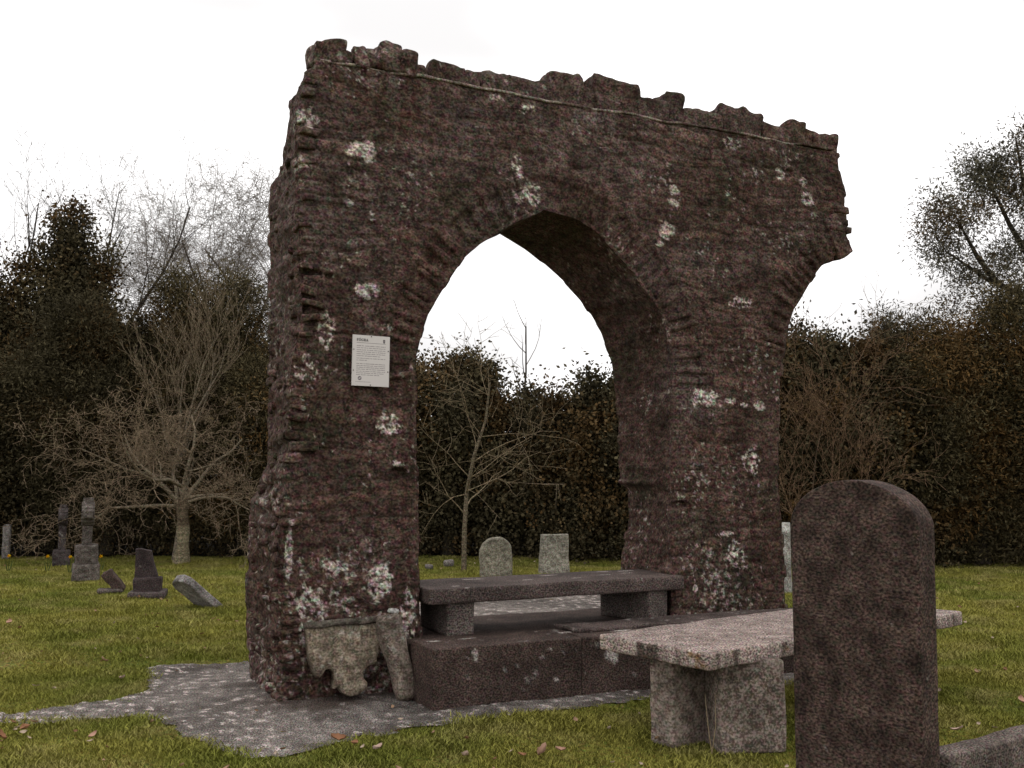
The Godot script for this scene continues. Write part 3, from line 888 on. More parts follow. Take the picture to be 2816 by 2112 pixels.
	profile_slab(b1, 40, 0.62, func(y): return -0.26 * sqrt(maxf(0.0, 1.0 - pow(maxf(0.0, (y - 0.3) / 0.33), 2.6))), func(y): return 0.26 * sqrt(maxf(0.0, 1.0 - pow(maxf(0.0, (y - 0.3) / 0.33), 2.6))), 0.2, Transform3D.IDENTITY, 5.0, 0.02, 0.025, 0.03, pale)
	part("stone_slab", b1.mesh(), M.pale, r1)
	var r2 := thing("headstone", "pale square-topped headstone seen through the arch, right of the rounded one", "headstone", Vector3(0.70, 0, -16.7), 0.12, "pale headstones behind the arch")
	var b2 := Acc.new()
	profile_slab(b2, 40, 0.65, func(y): return lerpf(-0.26, -0.215, y / 0.65), func(y): return lerpf(0.245, 0.225, y / 0.65), 0.18, Transform3D.IDENTITY, 6.0, 0.014, 0.025, 0.02, tint_of(Color(0.40, 0.37, 0.31), Color(0.5, 0.47, 0.4), 0.0, 1.0))
	part("stone_slab", b2.mesh(), M.pale, r2)
	var r3 := thing("headstone", "white headstone seen edge-on past the right pier of the arch", "headstone", Vector3(3.9, 0, -14.3), deg_to_rad(75.0))
	var b3 := Acc.new()
	profile_slab(b3, 30, 0.95, func(y): return -0.4 if y < 0.85 else lerpf(-0.4, -0.2, (y - 0.85) / 0.1), func(y): return 0.4 if y < 0.85 else lerpf(0.4, 0.2, (y - 0.85) / 0.1), 0.11, Transform3D.IDENTITY, 7.0, 0.01, 0.03, 0.01, tint_of(Color(0.5, 0.48, 0.44), Color(0.6, 0.58, 0.55), 0.0, 1.0))
	part("stone_slab", b3.mesh(), M.pale, r3)
	var b3f := Acc.new()
	rough_block(b3f, Vector3(0.85, 0.1, 0.24), Transform3D(Basis.IDENTITY, Vector3(0, 0.03, 0)), 2.0, 0.02, 0.01, 0.04, tint_of(Color(0.5, 0.48, 0.44), Color(0.6, 0.58, 0.55), 0.0, 1.0))
	part("foot_stone", b3f.mesh(), M.pale, r3)
	high_cross(Vector3(-6.72, 0, -15.9), 1.27, 1.0, "weathered stone cross on a two-stepped pedestal, the taller of two", Color(0.16, 0.135, 0.12), 0.2)
	high_cross(Vector3(-8.14, 0, -18.2), 1.10, 0.85, "slim stone cross on a dark square pedestal, behind the taller cross", Color(0.11, 0.09, 0.088), 0.0)
	var r4 := thing("headstone", "pale narrow dome-topped stone at the far left edge by the trees", "headstone", Vector3(-10.05, 0, -20.0), deg_to_rad(116.0))
	var b4 := Acc.new()
	profile_slab(b4, 36, 0.66, func(y): return -0.28 * sqrt(maxf(0.0, 1.0 - pow(maxf(0.0, (y - 0.45) / 0.215), 2.0))), func(y): return 0.28 * sqrt(maxf(0.0, 1.0 - pow(maxf(0.0, (y - 0.45) / 0.215), 2.0))), 0.15, Transform3D.IDENTITY, 8.0, 0.012, 0.03, 0.05, tint_of(Color(0.26, 0.235, 0.22), Color(0.4, 0.38, 0.35), 0.0, 1.0))
	part("stone_slab", b4.mesh(), M.pale, r4)
	# tilted broken stub
	var r5 := thing("broken_gravestone", "small broken gravestone stub tilted over towards the crosses", "gravestone", Vector3(-5.6, 0, -14.15), 0.3)
	var b5 := Acc.new()
	rough_block(b5, Vector3(0.34, 0.06, 0.28), Transform3D(Basis.IDENTITY, Vector3(-0.02, 0.02, 0)), 1.0, 0.02, 0.02, 0.03, tint_of(Color(0.2, 0.17, 0.155), Color(0.3, 0.28, 0.26), 0.0, 1.0))
	part("foot_stone", b5.mesh(), M.slab, r5)
	var b5b := Acc.new()
	rough_block(b5b, Vector3(0.15, 0.36, 0.26), Transform3D(Basis.from_euler(Vector3(0, 0.0, 0.62)), Vector3(0.02, 0.14, 0)), 3.0, 0.025, 0.03, 0.025, dark)
	part("stone_slab", b5b.mesh(), M.slab, r5)
	# truncated obelisk on steps
	var r6 := thing("broken_obelisk", "short dark obelisk broken off at a slant, on a stepped base in the lawn", "gravestone", Vector3(-4.9, 0, -13.6), 0.25)
	var ob := tint_of(Color(0.10, 0.078, 0.078), Color(0.3, 0.27, 0.26), -0.05, 1.2)
	var b6 := Acc.new()
	rough_block(b6, Vector3(0.48, 0.09, 0.42), Transform3D(Basis.from_euler(Vector3(0, 0, 0.03)), Vector3(0, 0.03, 0)), 1.5, 0.02, 0.02, 0.03, tint_of(Color(0.15, 0.125, 0.12), Color(0.36, 0.33, 0.31), 0.05, 1.2))
	part("foot_stone", b6.mesh(), M.slab, r6)
	var b6b := Acc.new()
	rough_block(b6b, Vector3(0.35, 0.2, 0.3), Transform3D(Basis.from_euler(Vector3(0, 0, 0.03)), Vector3(0.0, 0.16, 0)), 2.5, 0.02, 0.02, 0.025, ob)
	part("pedestal", b6b.mesh(), M.slab, r6)
	var b6c := Acc.new()
	profile_slab(b6c, 30, 0.4, func(y): return lerpf(-0.14, -0.12, y / 0.4), func(y): return lerpf(0.14, 0.06, y / 0.4) - (0.0 if y < 0.36 else (y - 0.36) * 3.0), 0.2, Transform3D(Basis.from_euler(Vector3(0, 0, 0.07)), Vector3(-0.02, 0.25, 0)), 4.0, 0.014, 0.02, 0.02, ob)
	part("shaft", b6c.mesh(), M.slab, r6)
	# fallen-over headstone
	var r7 := thing("headstone", "leaning headstone sunk in the lawn with pale rounded top edge", "headstone", Vector3(-3.86, -0.04, -12.6))
	var b7 := Acc.new()
	profile_slab(b7, 40, 0.62, func(y): return -0.2 * sqrt(maxf(0.0, 1.0 - pow(maxf(0.0, (y - 0.5) / 0.125), 2.0))), func(y): return 0.2 * sqrt(maxf(0.0, 1.0 - pow(maxf(0.0, (y - 0.5) / 0.125), 2.0))), 0.1, Transform3D(Basis(Vector3(0.72, 0.15, 0.74), Vector3(-0.6, 0.66, 0.45), Vector3(-0.42, -0.77, 0.565)).orthonormalized(), Vector3(0.15, 0, 0)), 9.0, 0.01, 0.02, 0.015, tint_of(Color(0.36, 0.33, 0.32), Color(0.5, 0.48, 0.45), 0.1, 1.0))
	part("stone_slab", b7.mesh(), M.pale, r7)

func high_cross(at: Vector3, ht: float, s: float, label: String, col: Color, step: float) -> void:
	# stands nearly edge-on: the arms run away from the camera
	var t := thing("stone_cross", label, "cross", at, deg_to_rad(113.0), "stone crosses by the trees")
	var tint := tint_of(col, Color(0.34, 0.31, 0.28), 0.05, 1.2)
	var y := 0.0
	if step > 0.0:
		var a := Acc.new()
		rough_block(a, Vector3(0.48, 0.27, 0.40), Transform3D(Basis.IDENTITY, Vector3(0, 0.11, 0)), 1.0 + s, 0.03, 0.02, 0.03, tint_of(col * 1.25, Color(0.4, 0.37, 0.34), 0.1, 1.2))
		part("step", a.mesh(), M.pale, t)
		y = 0.24
	var b := Acc.new()
	rough_block(b, Vector3(0.42 * s, 0.3, 0.34 * s), Transform3D(Basis.IDENTITY, Vector3(0, y + 0.14, 0)), 2.0 + s, 0.02, 0.014, 0.03, tint)
	part("pedestal", b.mesh(), M.pale, t)
	y += 0.27
	var c := Acc.new()
	var w := 0.14 * s
	profile_slab(c, 50, ht - y, func(q): return -w * lerpf(0.75, 0.55, q / (ht - y)), func(q): return w * lerpf(0.75, 0.55, q / (ht - y)), 0.15 * s, Transform3D(Basis.IDENTITY, Vector3(0, y, 0)), s, 0.008, 0.02, 0.012, tint)
	part("shaft", c.mesh(), M.pale, t)
	var hy := ht - 0.26 * s
	var d := Acc.new()
	rough_block(d, Vector3(0.5 * s, 0.13 * s, 0.14 * s), Transform3D(Basis.IDENTITY, Vector3(0, hy, 0)), 3.0 + s, 0.02, 0.01, 0.02, tint)
	part("arms", d.mesh(), M.pale, t)
	var e := Acc.new()
	var ringr := 0.17 * s
	for k in 20:
		var a0 := TAU * k / 20.0
		rough_block(e, Vector3(0.062 * s, 0.06 * s, 0.19 * s), Transform3D(Basis(Vector3.BACK, a0), Vector3(-sin(a0) * ringr, hy + cos(a0) * ringr, 0)), 1.0, 0.01, 0.004, 0.03, tint)
	part("ring", e.mesh(), M.pale, t)
	clear_counters(t)

# ---------------------------------------------------------------- the notice on the pier
func build_sign() -> void:
	var w := 0.292
	var h := 0.385
	var s := thing("notice_board", "white printed notice plate fixed to the left pier of the arch", "sign", to_local_wall(0.605, 2.47, 0.062), YAW)
	s.rotation.z = -0.012
	var box := BoxMesh.new()
	box.size = Vector3(w, h, 0.006)
	part("plate", box, plain(Color(0.50, 0.47, 0.455), 0.5), s)
	var W := 234
	var H := 308
	var im := Image.create(W, H, false, Image.FORMAT_RGB8)
	im.fill(Color(0.78, 0.755, 0.745))
	var g := RandomNumberGenerator.new()
	g.seed = 9
	var ink := Color(0.30, 0.27, 0.28)
	im.fill_rect(Rect2i(24, 45, 186, 2), ink)
	# paragraphs of small print: rows of word-long strokes
	var rows := [62, 74, 87, 99, 111, 123, 138, 150, 171, 183, 194, 205, 217, 228, 239]
	var ends := {123: 0.86, 150: 0.36, 239: 0.8}
	for y in rows:
		var x := 26.0
		var xe: float = 26.0 + 182.0 * float(ends.get(y, 1.0))
		while x < xe - 4.0:
			var ww := minf(g.randf_range(7.0, 30.0), xe - x)
			var xx := x
			while xx < x + ww:
				var tall := g.randi_range(3, 5)
				im.fill_rect(Rect2i(int(xx), y + 5 - tall, 1, tall), ink.lerp(Color(0.78, 0.755, 0.745), g.randf_range(0.0, 0.35)))
				im.fill_rect(Rect2i(int(xx), y + g.randi_range(1, 4), 2, 1), ink)
				xx += 2.0
			x += ww + g.randf_range(3.0, 6.0)
	# crest at the top right
	for y in 22:
		var hw := 6 if y < 13 else int(6.0 * sqrt(maxf(0.0, 1.0 - pow((y - 13) / 9.5, 2.0))))
		im.fill_rect(Rect2i(198 - hw, 20 + y, hw * 2 + 1, 1), Color(0.2, 0.18, 0.2))
	im.fill_rect(Rect2i(196, 25, 5, 9), Color(0.55, 0.5, 0.5))
	# round swirling emblem at the foot, and the line below it
	for y in range(-12, 13):
		for x in range(-12, 13):
			var r := sqrt(x * x + y * y)
			var an := atan2(y, x)
			if r < 12.0 and r > 5.0 + 2.5 * sin(an * 2.0 + r * 0.4): im.set_pixel(48 + x, 262 + y, Color(0.33, 0.3, 0.33))
	var x2 := 22
	while x2 < 116:
		im.fill_rect(Rect2i(x2, 283, 2, 3), ink.lerp(Color(0.78, 0.755, 0.745), g.randf_range(0.1, 0.6)))
		x2 += 3
	var pm := StandardMaterial3D.new()
	pm.albedo_texture = ImageTexture.create_from_image(im)
	pm.roughness = 0.45
	var q := QuadMesh.new()
	q.size = Vector2(w - 0.004, h - 0.004)
	var pr := part("printed_face", q, pm, s)
	pr.position.z = 0.0042
	var tm := TextMesh.new()
	tm.text = "FÓGRA"
	var sf := SystemFont.new()
	sf.font_names = PackedStringArray(["Droid Serif"])
	sf.font_weight = 700
	tm.font = sf
	tm.font_size = 32
	tm.pixel_size = 0.00078
	tm.depth = 0.0012
	tm.horizontal_alignment = HORIZONTAL_ALIGNMENT_LEFT
	var tt := part("heading_letters", tm, plain(Color(0.05, 0.045, 0.045), 0.6), s)
	tt.position = Vector3(-w * 0.5 + 0.031, h * 0.5 - 0.037, 0.0055)
	var cyl := CylinderMesh.new()
	cyl.top_radius = 0.0042
	cyl.bottom_radius = 0.0048
	cyl.height = 0.004
	cyl.radial_segments = 12
	for k in [[0.0, 0.48], [0.0, -0.475], [-0.46, 0.21], [0.46, 0.21], [-0.46, -0.2], [0.46, -0.2]]:
		var sc := part("screw", cyl, plain(Color(0.09, 0.075, 0.07), 0.5), s)
		sc.position = Vector3(k[0] * w, k[1] * h, 0.0055)
		sc.rotation.x = PI * 0.5
	clear_counters(s)

# ---------------------------------------------------------------- ground, path, grass
var PATH := PackedVector2Array([Vector2(-7.0, 5.45), Vector2(-3.51, 6.99), Vector2(-3.02, 7.2), Vector2(-2.74, 7.62), Vector2(-2.86, 8.1), Vector2(-3.12, 8.6), Vector2(-2.33, 8.87), Vector2(-2.0, 12.6), Vector2(2.3, 14.6), Vector2(3.25, 9.75), Vector2(3.3, 8.5), Vector2(2.22, 7.97), Vector2(0.98, 7.42), Vector2(0.3, 7.02), Vector2(-0.32, 6.68), Vector2(-0.95, 6.41), Vector2(-1.37, 6.02), Vector2(-1.64, 5.97), Vector2(-1.85, 6.17), Vector2(-2.12, 6.48), Vector2(-2.4, 6.74), Vector2(-2.65, 6.82), Vector2(-3.0, 6.78), Vector2(-3.34, 6.67), Vector2(-7.0, 5.1)])

func on_path(x: float, d: float) -> bool:
	var wx := x + nz.get_noise_2d(x * 50.0, d * 50.0) * 0.09
	var wd := d + nz.get_noise_2d(x * 50.0 + 300.0, d * 50.0) * 0.12
	return Geometry2D.is_point_in_polygon(Vector2(wx, wd), PATH)

func lawn_tint(x: float, d: float) -> Color:
	var a := nz.get_noise_2d(x * 9.0, d * 9.0)
	var b := nz.get_noise_2d(x * 30.0 + 70.0, d * 30.0)
	var c := Color(0.29, 0.272, 0.060)
	c = c.lerp(Color(0.18, 0.20, 0.036), clampf(0.35 + a * 1.3, 0.0, 1.0))
	c = c.lerp(Color(0.36, 0.315, 0.115), clampf(b * 1.6 - 0.1 + (d - 9.0) * 0.02, 0.0, 0.7))
	return c

func build_ground() -> void:
	var a := Acc.new()
	var nx := 200
	var nd := 200
	var pts := PackedVector3Array()
	var cols := PackedColorArray()
	for j in nd + 1:
		for k in nx + 1:
			# finer near the middle, out to the horizon at the rim
			var u := k * 2.0 / nx - 1.0
			var v := j * 2.0 / nd - 1.0
			var x := u * 14.0 + pow(absf(u), 9.0) * signf(u) * 386.0
			var d := v * 14.0 + pow(absf(v), 9.0) * signf(v) * 386.0 + 9.0
			var y := nz.get_noise_2d(x * 12.0, d * 12.0) * 0.035 - 0.015
			pts.append(Vector3(x, y, -d))
			var c := lawn_tint(x, d) * 0.8
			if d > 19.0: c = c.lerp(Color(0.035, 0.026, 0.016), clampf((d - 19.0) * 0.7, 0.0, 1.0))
			c.a = 1.0
			cols.append(c)
	grid(a, pts, cols, nx, nd, Vector3.UP)
	var g := part("ground", a.mesh(), M.ground, self)
	g.set_meta("kind", "structure")
	# path of rough pale-flecked concrete round the ruin: cells inside the outline
	var p := Acc.new()
	var st := 0.016
	var idx := {}
	var w := int(10.5 / st)
	for j in int(9.6 / st):
		for k in w:
			var x := -7.0 + k * st
			var d := 5.05 + j * st
			if x < -4.4 or not on_path(x, d): continue
			for q in [[0, 0], [1, 0], [0, 1], [1, 1]]:
				var key: int = (j + q[1]) * (w + 2) + k + q[0]
				if not idx.has(key):
					idx[key] = p.v.size()
					var xx: float = -7.0 + (k + q[0]) * st
					var dd: float = 5.05 + (j + q[1]) * st
					p.v.append(Vector3(xx, nz.get_noise_2d(xx * 12.0, dd * 12.0) * 0.035 - 0.004 - clampf(ncell.get_noise_2d(xx * 52.0, dd * 52.0) + 0.7, 0.0, 1.0) * 0.014 + nf.get_noise_2d(xx * 60.0, dd * 60.0) * 0.008, -dd))
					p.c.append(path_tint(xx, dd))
			var i0: int = idx[j * (w + 2) + k]
			var i1: int = idx[j * (w + 2) + k + 1]
			var i2: int = idx[(j + 1) * (w + 2) + k]
			var i3: int = idx[(j + 1) * (w + 2) + k + 1]
			p.i.append_array(PackedInt32Array([i0, i2, i1, i1, i2, i3]))
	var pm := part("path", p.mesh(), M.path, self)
	pm.set_meta("kind", "structure")

func path_tint(x: float, d: float) -> Color:
	var a := nz.get_noise_2d(x * 14.0, d * 14.0)
	var f := nf.get_noise_2d(x * 70.0, d * 70.0)
	var v := nv.get_noise_2d(x * 52.0, d * 52.0)   # one number per pebble
	var q := ncell.get_noise_2d(x * 52.0, d * 52.0)   # -1 in its middle
	var c := Color(0.30, 0.272, 0.25) * (1.0 + a * 0.6 + f * 0.5 + v * 0.25)
	c = c.lerp(Color(0.12, 0.098, 0.085), clampf(nz.get_noise_2d(x * 30.0 + 90.0, d * 30.0) * 2.0 - 0.3, 0.0, 0.7))
	c = c.lerp(Color(0.11, 0.095, 0.085), clampf((q + 0.62) * 2.0, 0.0, 0.5))
	var spread := nz.get_noise_2d(x * 12.0 + 40.0, d * 12.0)
	if v + spread * 0.9 > 0.10 and q < -0.70 + f * 0.25: c = c.lerp(Color(0.78, 0.70, 0.66), 0.9)
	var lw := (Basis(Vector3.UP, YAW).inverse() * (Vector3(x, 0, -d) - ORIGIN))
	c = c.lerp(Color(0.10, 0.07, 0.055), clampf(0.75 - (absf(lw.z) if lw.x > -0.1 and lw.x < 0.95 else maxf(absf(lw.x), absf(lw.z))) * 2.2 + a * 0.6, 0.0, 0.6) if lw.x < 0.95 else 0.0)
	c.a = 1.0
	return c

func build_grass() -> void:
	var tufts: Array[ArrayMesh] = []
	for q in 3:
		var a := Acc.new()
		var g := RandomNumberGenerator.new()
		g.seed = 40 + q
		for k in 30:
			var o := Vector3(g.randf_range(-0.07, 0.07), 0, g.randf_range(-0.07, 0.07))
			var an := g.randf() * TAU
			var side := Vector3(cos(an), 0, sin(an)) * g.randf_range(0.0015, 0.0027)
			var lean := Vector3(g.randf_range(-1, 1), 0, g.randf_range(-1, 1)) * 0.026
			var ht := g.randf_range(0.012, 0.032)
			var mid := o + lean * 0.35 + Vector3.UP * ht * 0.6
			var tip := o + lean + Vector3.UP * ht
			var c := Color(1, 1, 1) * g.randf_range(0.8, 1.2)
			if g.randf() < 0.10: c = Color(1.7, 1.35, 1.5)
			c.a = 1.0
			var b := a.v.size()
			for pt in [o - side, o + side, mid + side * 0.8, mid - side * 0.8, tip]:
				a.v.append(pt)
				a.n.append((Vector3(cos(an + PI * 0.5), 0.9, sin(an + PI * 0.5))).normalized())
				a.c.append(c)
			a.i.append_array(PackedInt32Array([b, b + 2, b + 1, b, b + 3, b + 2, b + 3, b + 4, b + 2]))
		tufts.append(a.mesh())
	var xfs := [[] as Array[Transform3D], [] as Array[Transform3D], [] as Array[Transform3D]]
	var cs := [PackedColorArray(), PackedColorArray(), PackedColorArray()]
	var g := RandomNumberGenerator.new()
	g.seed = 3
	var d := 4.6
	while d < 20.5:
		var step := 0.046 if d < 8.5 else (0.066 if d < 13.0 else 0.095)
		var half := d * 0.56 + 0.8
		var x := -half
		while x < half:
			var px := x + g.randf_range(-step, step) * 0.6
			var pd := d + g.randf_range(-step, step) * 0.6
			x += step
			if on_path(px + g.randf_range(-0.05, 0.05), pd + g.randf_range(-0.05, 0.05)) and on_path(px, pd + g.randf_range(-0.07, 0.07)): continue
			var q := g.randi() % 3
			var s := g.randf_range(0.7, 1.25) * (1.0 if d < 9.0 else 1.25) * (1.0 + clampf(nz.get_noise_2d(px * 25.0, pd * 25.0), -0.3, 0.6))
			xfs[q].append(Transform3D(Basis(Vector3.UP, g.randf() * TAU).scaled(Vector3(s * 1.1, s, s * 1.1)), Vector3(px, nz.get_noise_2d(px * 12.0, pd * 12.0) * 0.035 - 0.017, -pd)))
			var c := lawn_tint(px, pd) * g.randf_range(0.75, 1.3)
			if d > 18.0: c *= 0.85
			c.a = 1.0
			cs[q].append(c)
		d += step
	for q in 3: multi("grass", tufts[q], M.grass, xfs[q], cs[q], self)

# ---------------------------------------------------------------- trees
func sprig(seed_: int, n: int, spread: float, ln: float, wd: float) -> ArrayMesh:
	var a := Acc.new()
	var g := RandomNumberGenerator.new()
	g.seed = seed_
	for k in n:
		var o := Vector3(g.randfn(), g.randfn(), g.randfn()) * spread * 0.5
		var d := (o.normalized() + Vector3(g.randfn(), g.randfn() - 0.2, g.randfn()) * 0.7).normalized()
		var s := d.cross(Vector3(g.randfn(), g.randfn(), g.randfn())).normalized()
		var nrm := d.cross(s).normalized()
		var l := ln * g.randf_range(0.6, 1.3)
		var w := wd * g.randf_range(0.7, 1.2)
		var c := Color(1, 1, 1) * g.randf_range(0.6, 1.35)
		c.a = 1.0
		var b := a.v.size()
		for pt in [o, o + d * l * 0.45 + s * w * 0.5, o + d * l + nrm * l * 0.15, o + d * l * 0.45 - s * w * 0.5]:
			a.v.append(pt)
			a.n.append(nrm)
			a.c.append(c)
		a.i.append_array(PackedInt32Array([b, b + 1, b + 2, b, b + 2, b + 3]))
	return a.mesh()

# leaves through the outer shell of some lumps; lumps are [x, y, z, rx, ry, rz]
func crown(parent: Node3D, lumps: Array, sp: Mesh, dens: float, tint: Color, seed_: int, gap := -0.2, ragged := 0.28, called := "foliage") -> void:
	var g := RandomNumberGenerator.new()
	g.seed = seed_
	var xf: Array[Transform3D] = []
	var cs := PackedColorArray()
	var all := []
	for l0 in lumps:
		var l: Array = l0.duplicate()
		l[2] += g.randf_range(-0.7, 0.5) if l[3] > 0.8 else g.randf_range(-0.2, 0.2)
		all.append(l)
		for k in 5:
			# smaller sprays breaking out of the upper outline
			var d := Vector3(g.randfn(), absf(g.randfn()) * 0.9, g.randfn() * 0.6).normalized()
			var f := g.randf_range(0.16, 0.34)
			var m := minf(l[3], l[4])
			all.append([l[0] + d.x * l[3] * 0.95, l[1] + d.y * l[4] * 0.97, l[2] + d.z * l[5] * 0.95, m * f, m * f * g.randf_range(0.8, 1.7), m * f])
	for l in all:
		var R := Vector3(l[3], l[4], l[5])
		var area := 4.0 * PI * pow((pow(R.x * R.y, 1.6) + pow(R.x * R.z, 1.6) + pow(R.y * R.z, 1.6)) / 3.0, 0.625)
		for k in int(area * dens):
			var d := Vector3(g.randfn(), g.randfn(), g.randfn()).normalized()
			var lump := 1.0 + ragged * nz.get_noise_3dv(d * 90.0 + Vector3(l[0], l[1], l[2]) * 40.0) * 1.6 + ragged * 0.5 * nf.get_noise_3dv(d * 160.0)
			var r := (1.0 - 0.55 * pow(g.randf(), 1.6)) * lump
			var p := Vector3(l[0], l[1], l[2]) + d * R * r
			if p.y + parent.position.y < 0.05: continue
			if nz.get_noise_3dv((p + parent.position) * 75.0) < gap: continue
			var s := g.randf_range(0.7, 1.3)
			xf.append(Transform3D(Basis.from_euler(Vector3(g.randf() * TAU, g.randf() * TAU, g.randf() * TAU)) * s, p))
			var c := tint * (1.0 + 1.1 * nz.get_noise_3dv(p * 30.0)) * g.randf_range(0.7, 1.3)
			c = c.lerp(Color(c.r * 1.55, c.g * 1.0, c.b * 0.65), clampf(nz.get_noise_3dv((p + parent.position) * 16.0 + Vector3(300, 0, 0)) * 2.0 + clampf(parent.position.x * 0.025, -0.2, 0.15), 0.0, 0.8))
			c.a = 1.0
			cs.append(c)
	multi(called, sp, M.leaf, xf, cs, parent)

class Grow:
	var thin := 0.55
	var g := RandomNumberGenerator.new()
	var up := 0.2
	var wig := 0.25
	var kids := [5, 5, 4, 3]
	var spread := 0.8
	var shrink := 0.58
	var col := Color(0.12, 0.1, 0.09)
	var twig := Color(0.12, 0.09, 0.075)
	var rmin := 0.004
	var bare := 0.3      # share of a branch, from its foot, that carries nothing

func branch(o: Grow, thick: Acc, thin: Acc, p: Vector3, d: Vector3, ln: float, r: float, level: int) -> void:
	var n := 5 if level < 2 else (4 if level == 2 else 3)
	var nk: int = o.kids[level] if level < o.kids.size() else 0
	var spots := []
	for k in nk: spots.append(lerpf(o.bare, 1.0, (k + o.g.randf()) / nk))
	var si := 0
	var q := p
	var rr := r
	for k in n:
		d = (d + Vector3(o.g.randfn(), o.g.randfn(), o.g.randfn()) * o.wig + Vector3.UP * o.up * (0.4 if level < 2 else 0.2)).normalized()
		var e := q + d * ln / n
		var r1 := maxf(o.rmin * 0.7, lerpf(r, r * 0.3, (k + 1.0) / n))
		tube(thick if r > 0.018 else thin, q, e, rr, r1, 7 if r > 0.05 else (5 if r > 0.018 else 3), o.col if r > 0.018 else o.twig)
		while si < nk and spots[si] <= (k + 1.0) / n:
			var f: float = spots[si] * n - k
			var side := d.cross(Vector3(o.g.randfn(), o.g.randfn(), o.g.randfn())).normalized()
			var nd := (d * (1.0 - o.spread * 0.5) + side * o.spread).normalized()
			branch(o, thick, thin, q.lerp(e, f), nd, ln * o.shrink * o.g.randf_range(0.7, 1.2), maxf(o.rmin, rr * o.thin), level + 1)
			si += 1
		q = e
		rr = r1

func bare_tree(called: String, label: String, at: Vector3, o: Grow, seed_: int, starts: Array, group := "", category := "tree") -> Node3D:
	var t := thing(called, label, category, at, 0.0, group)
	o.g.seed = seed_
	var thick := Acc.new()
	var thin := Acc.new()
	for s in starts: branch(o, thick, thin, s[0], (s[1] as Vector3).normalized(), s[2], s[3], s[4])
	if thick.v.size() > 0: part("trunk", thick.mesh(), M.bark, t)
	if thin.v.size() > 0: part("twigs", thin.mesh(), M.bark, t, "stuff")
	clear_counters(t)
	return t

func trunk_part(t: Node3D, ht: float, r: float, lean := Vector3.ZERO, from := Vector3.ZERO) -> void:
	var a := Acc.new()
	var p := from
	for k in 8:
		var q := from + (Vector3.UP * ht + lean) * ((k + 1) / 8.0) + Vector3(nz.get_noise_2d(k * 90.0, ht * 30.0), 0, nz.get_noise_2d(k * 90.0, 500.0)) * 0.2
		tube(a, p, q, lerpf(r, r * 0.35, k / 8.0), lerpf(r, r * 0.35, (k + 1) / 8.0), 8, Color(0.07, 0.055, 0.045))
		p = q
	part("trunk", a.mesh(), M.bark, t)

func leafy(called: String, label: String, category: String, at: Vector3, lumps: Array, sp: Mesh, dens: float, tint: Color, seed_: int, gap := -0.2, ragged := 0.28, trunk := 3.0) -> Node3D:
	var t := thing(called, label, category, at)
	trunk_part(t, trunk, 0.16)
	crown(t, lumps, sp, dens, tint, seed_, gap, ragged)
	clear_counters(t)
	return t

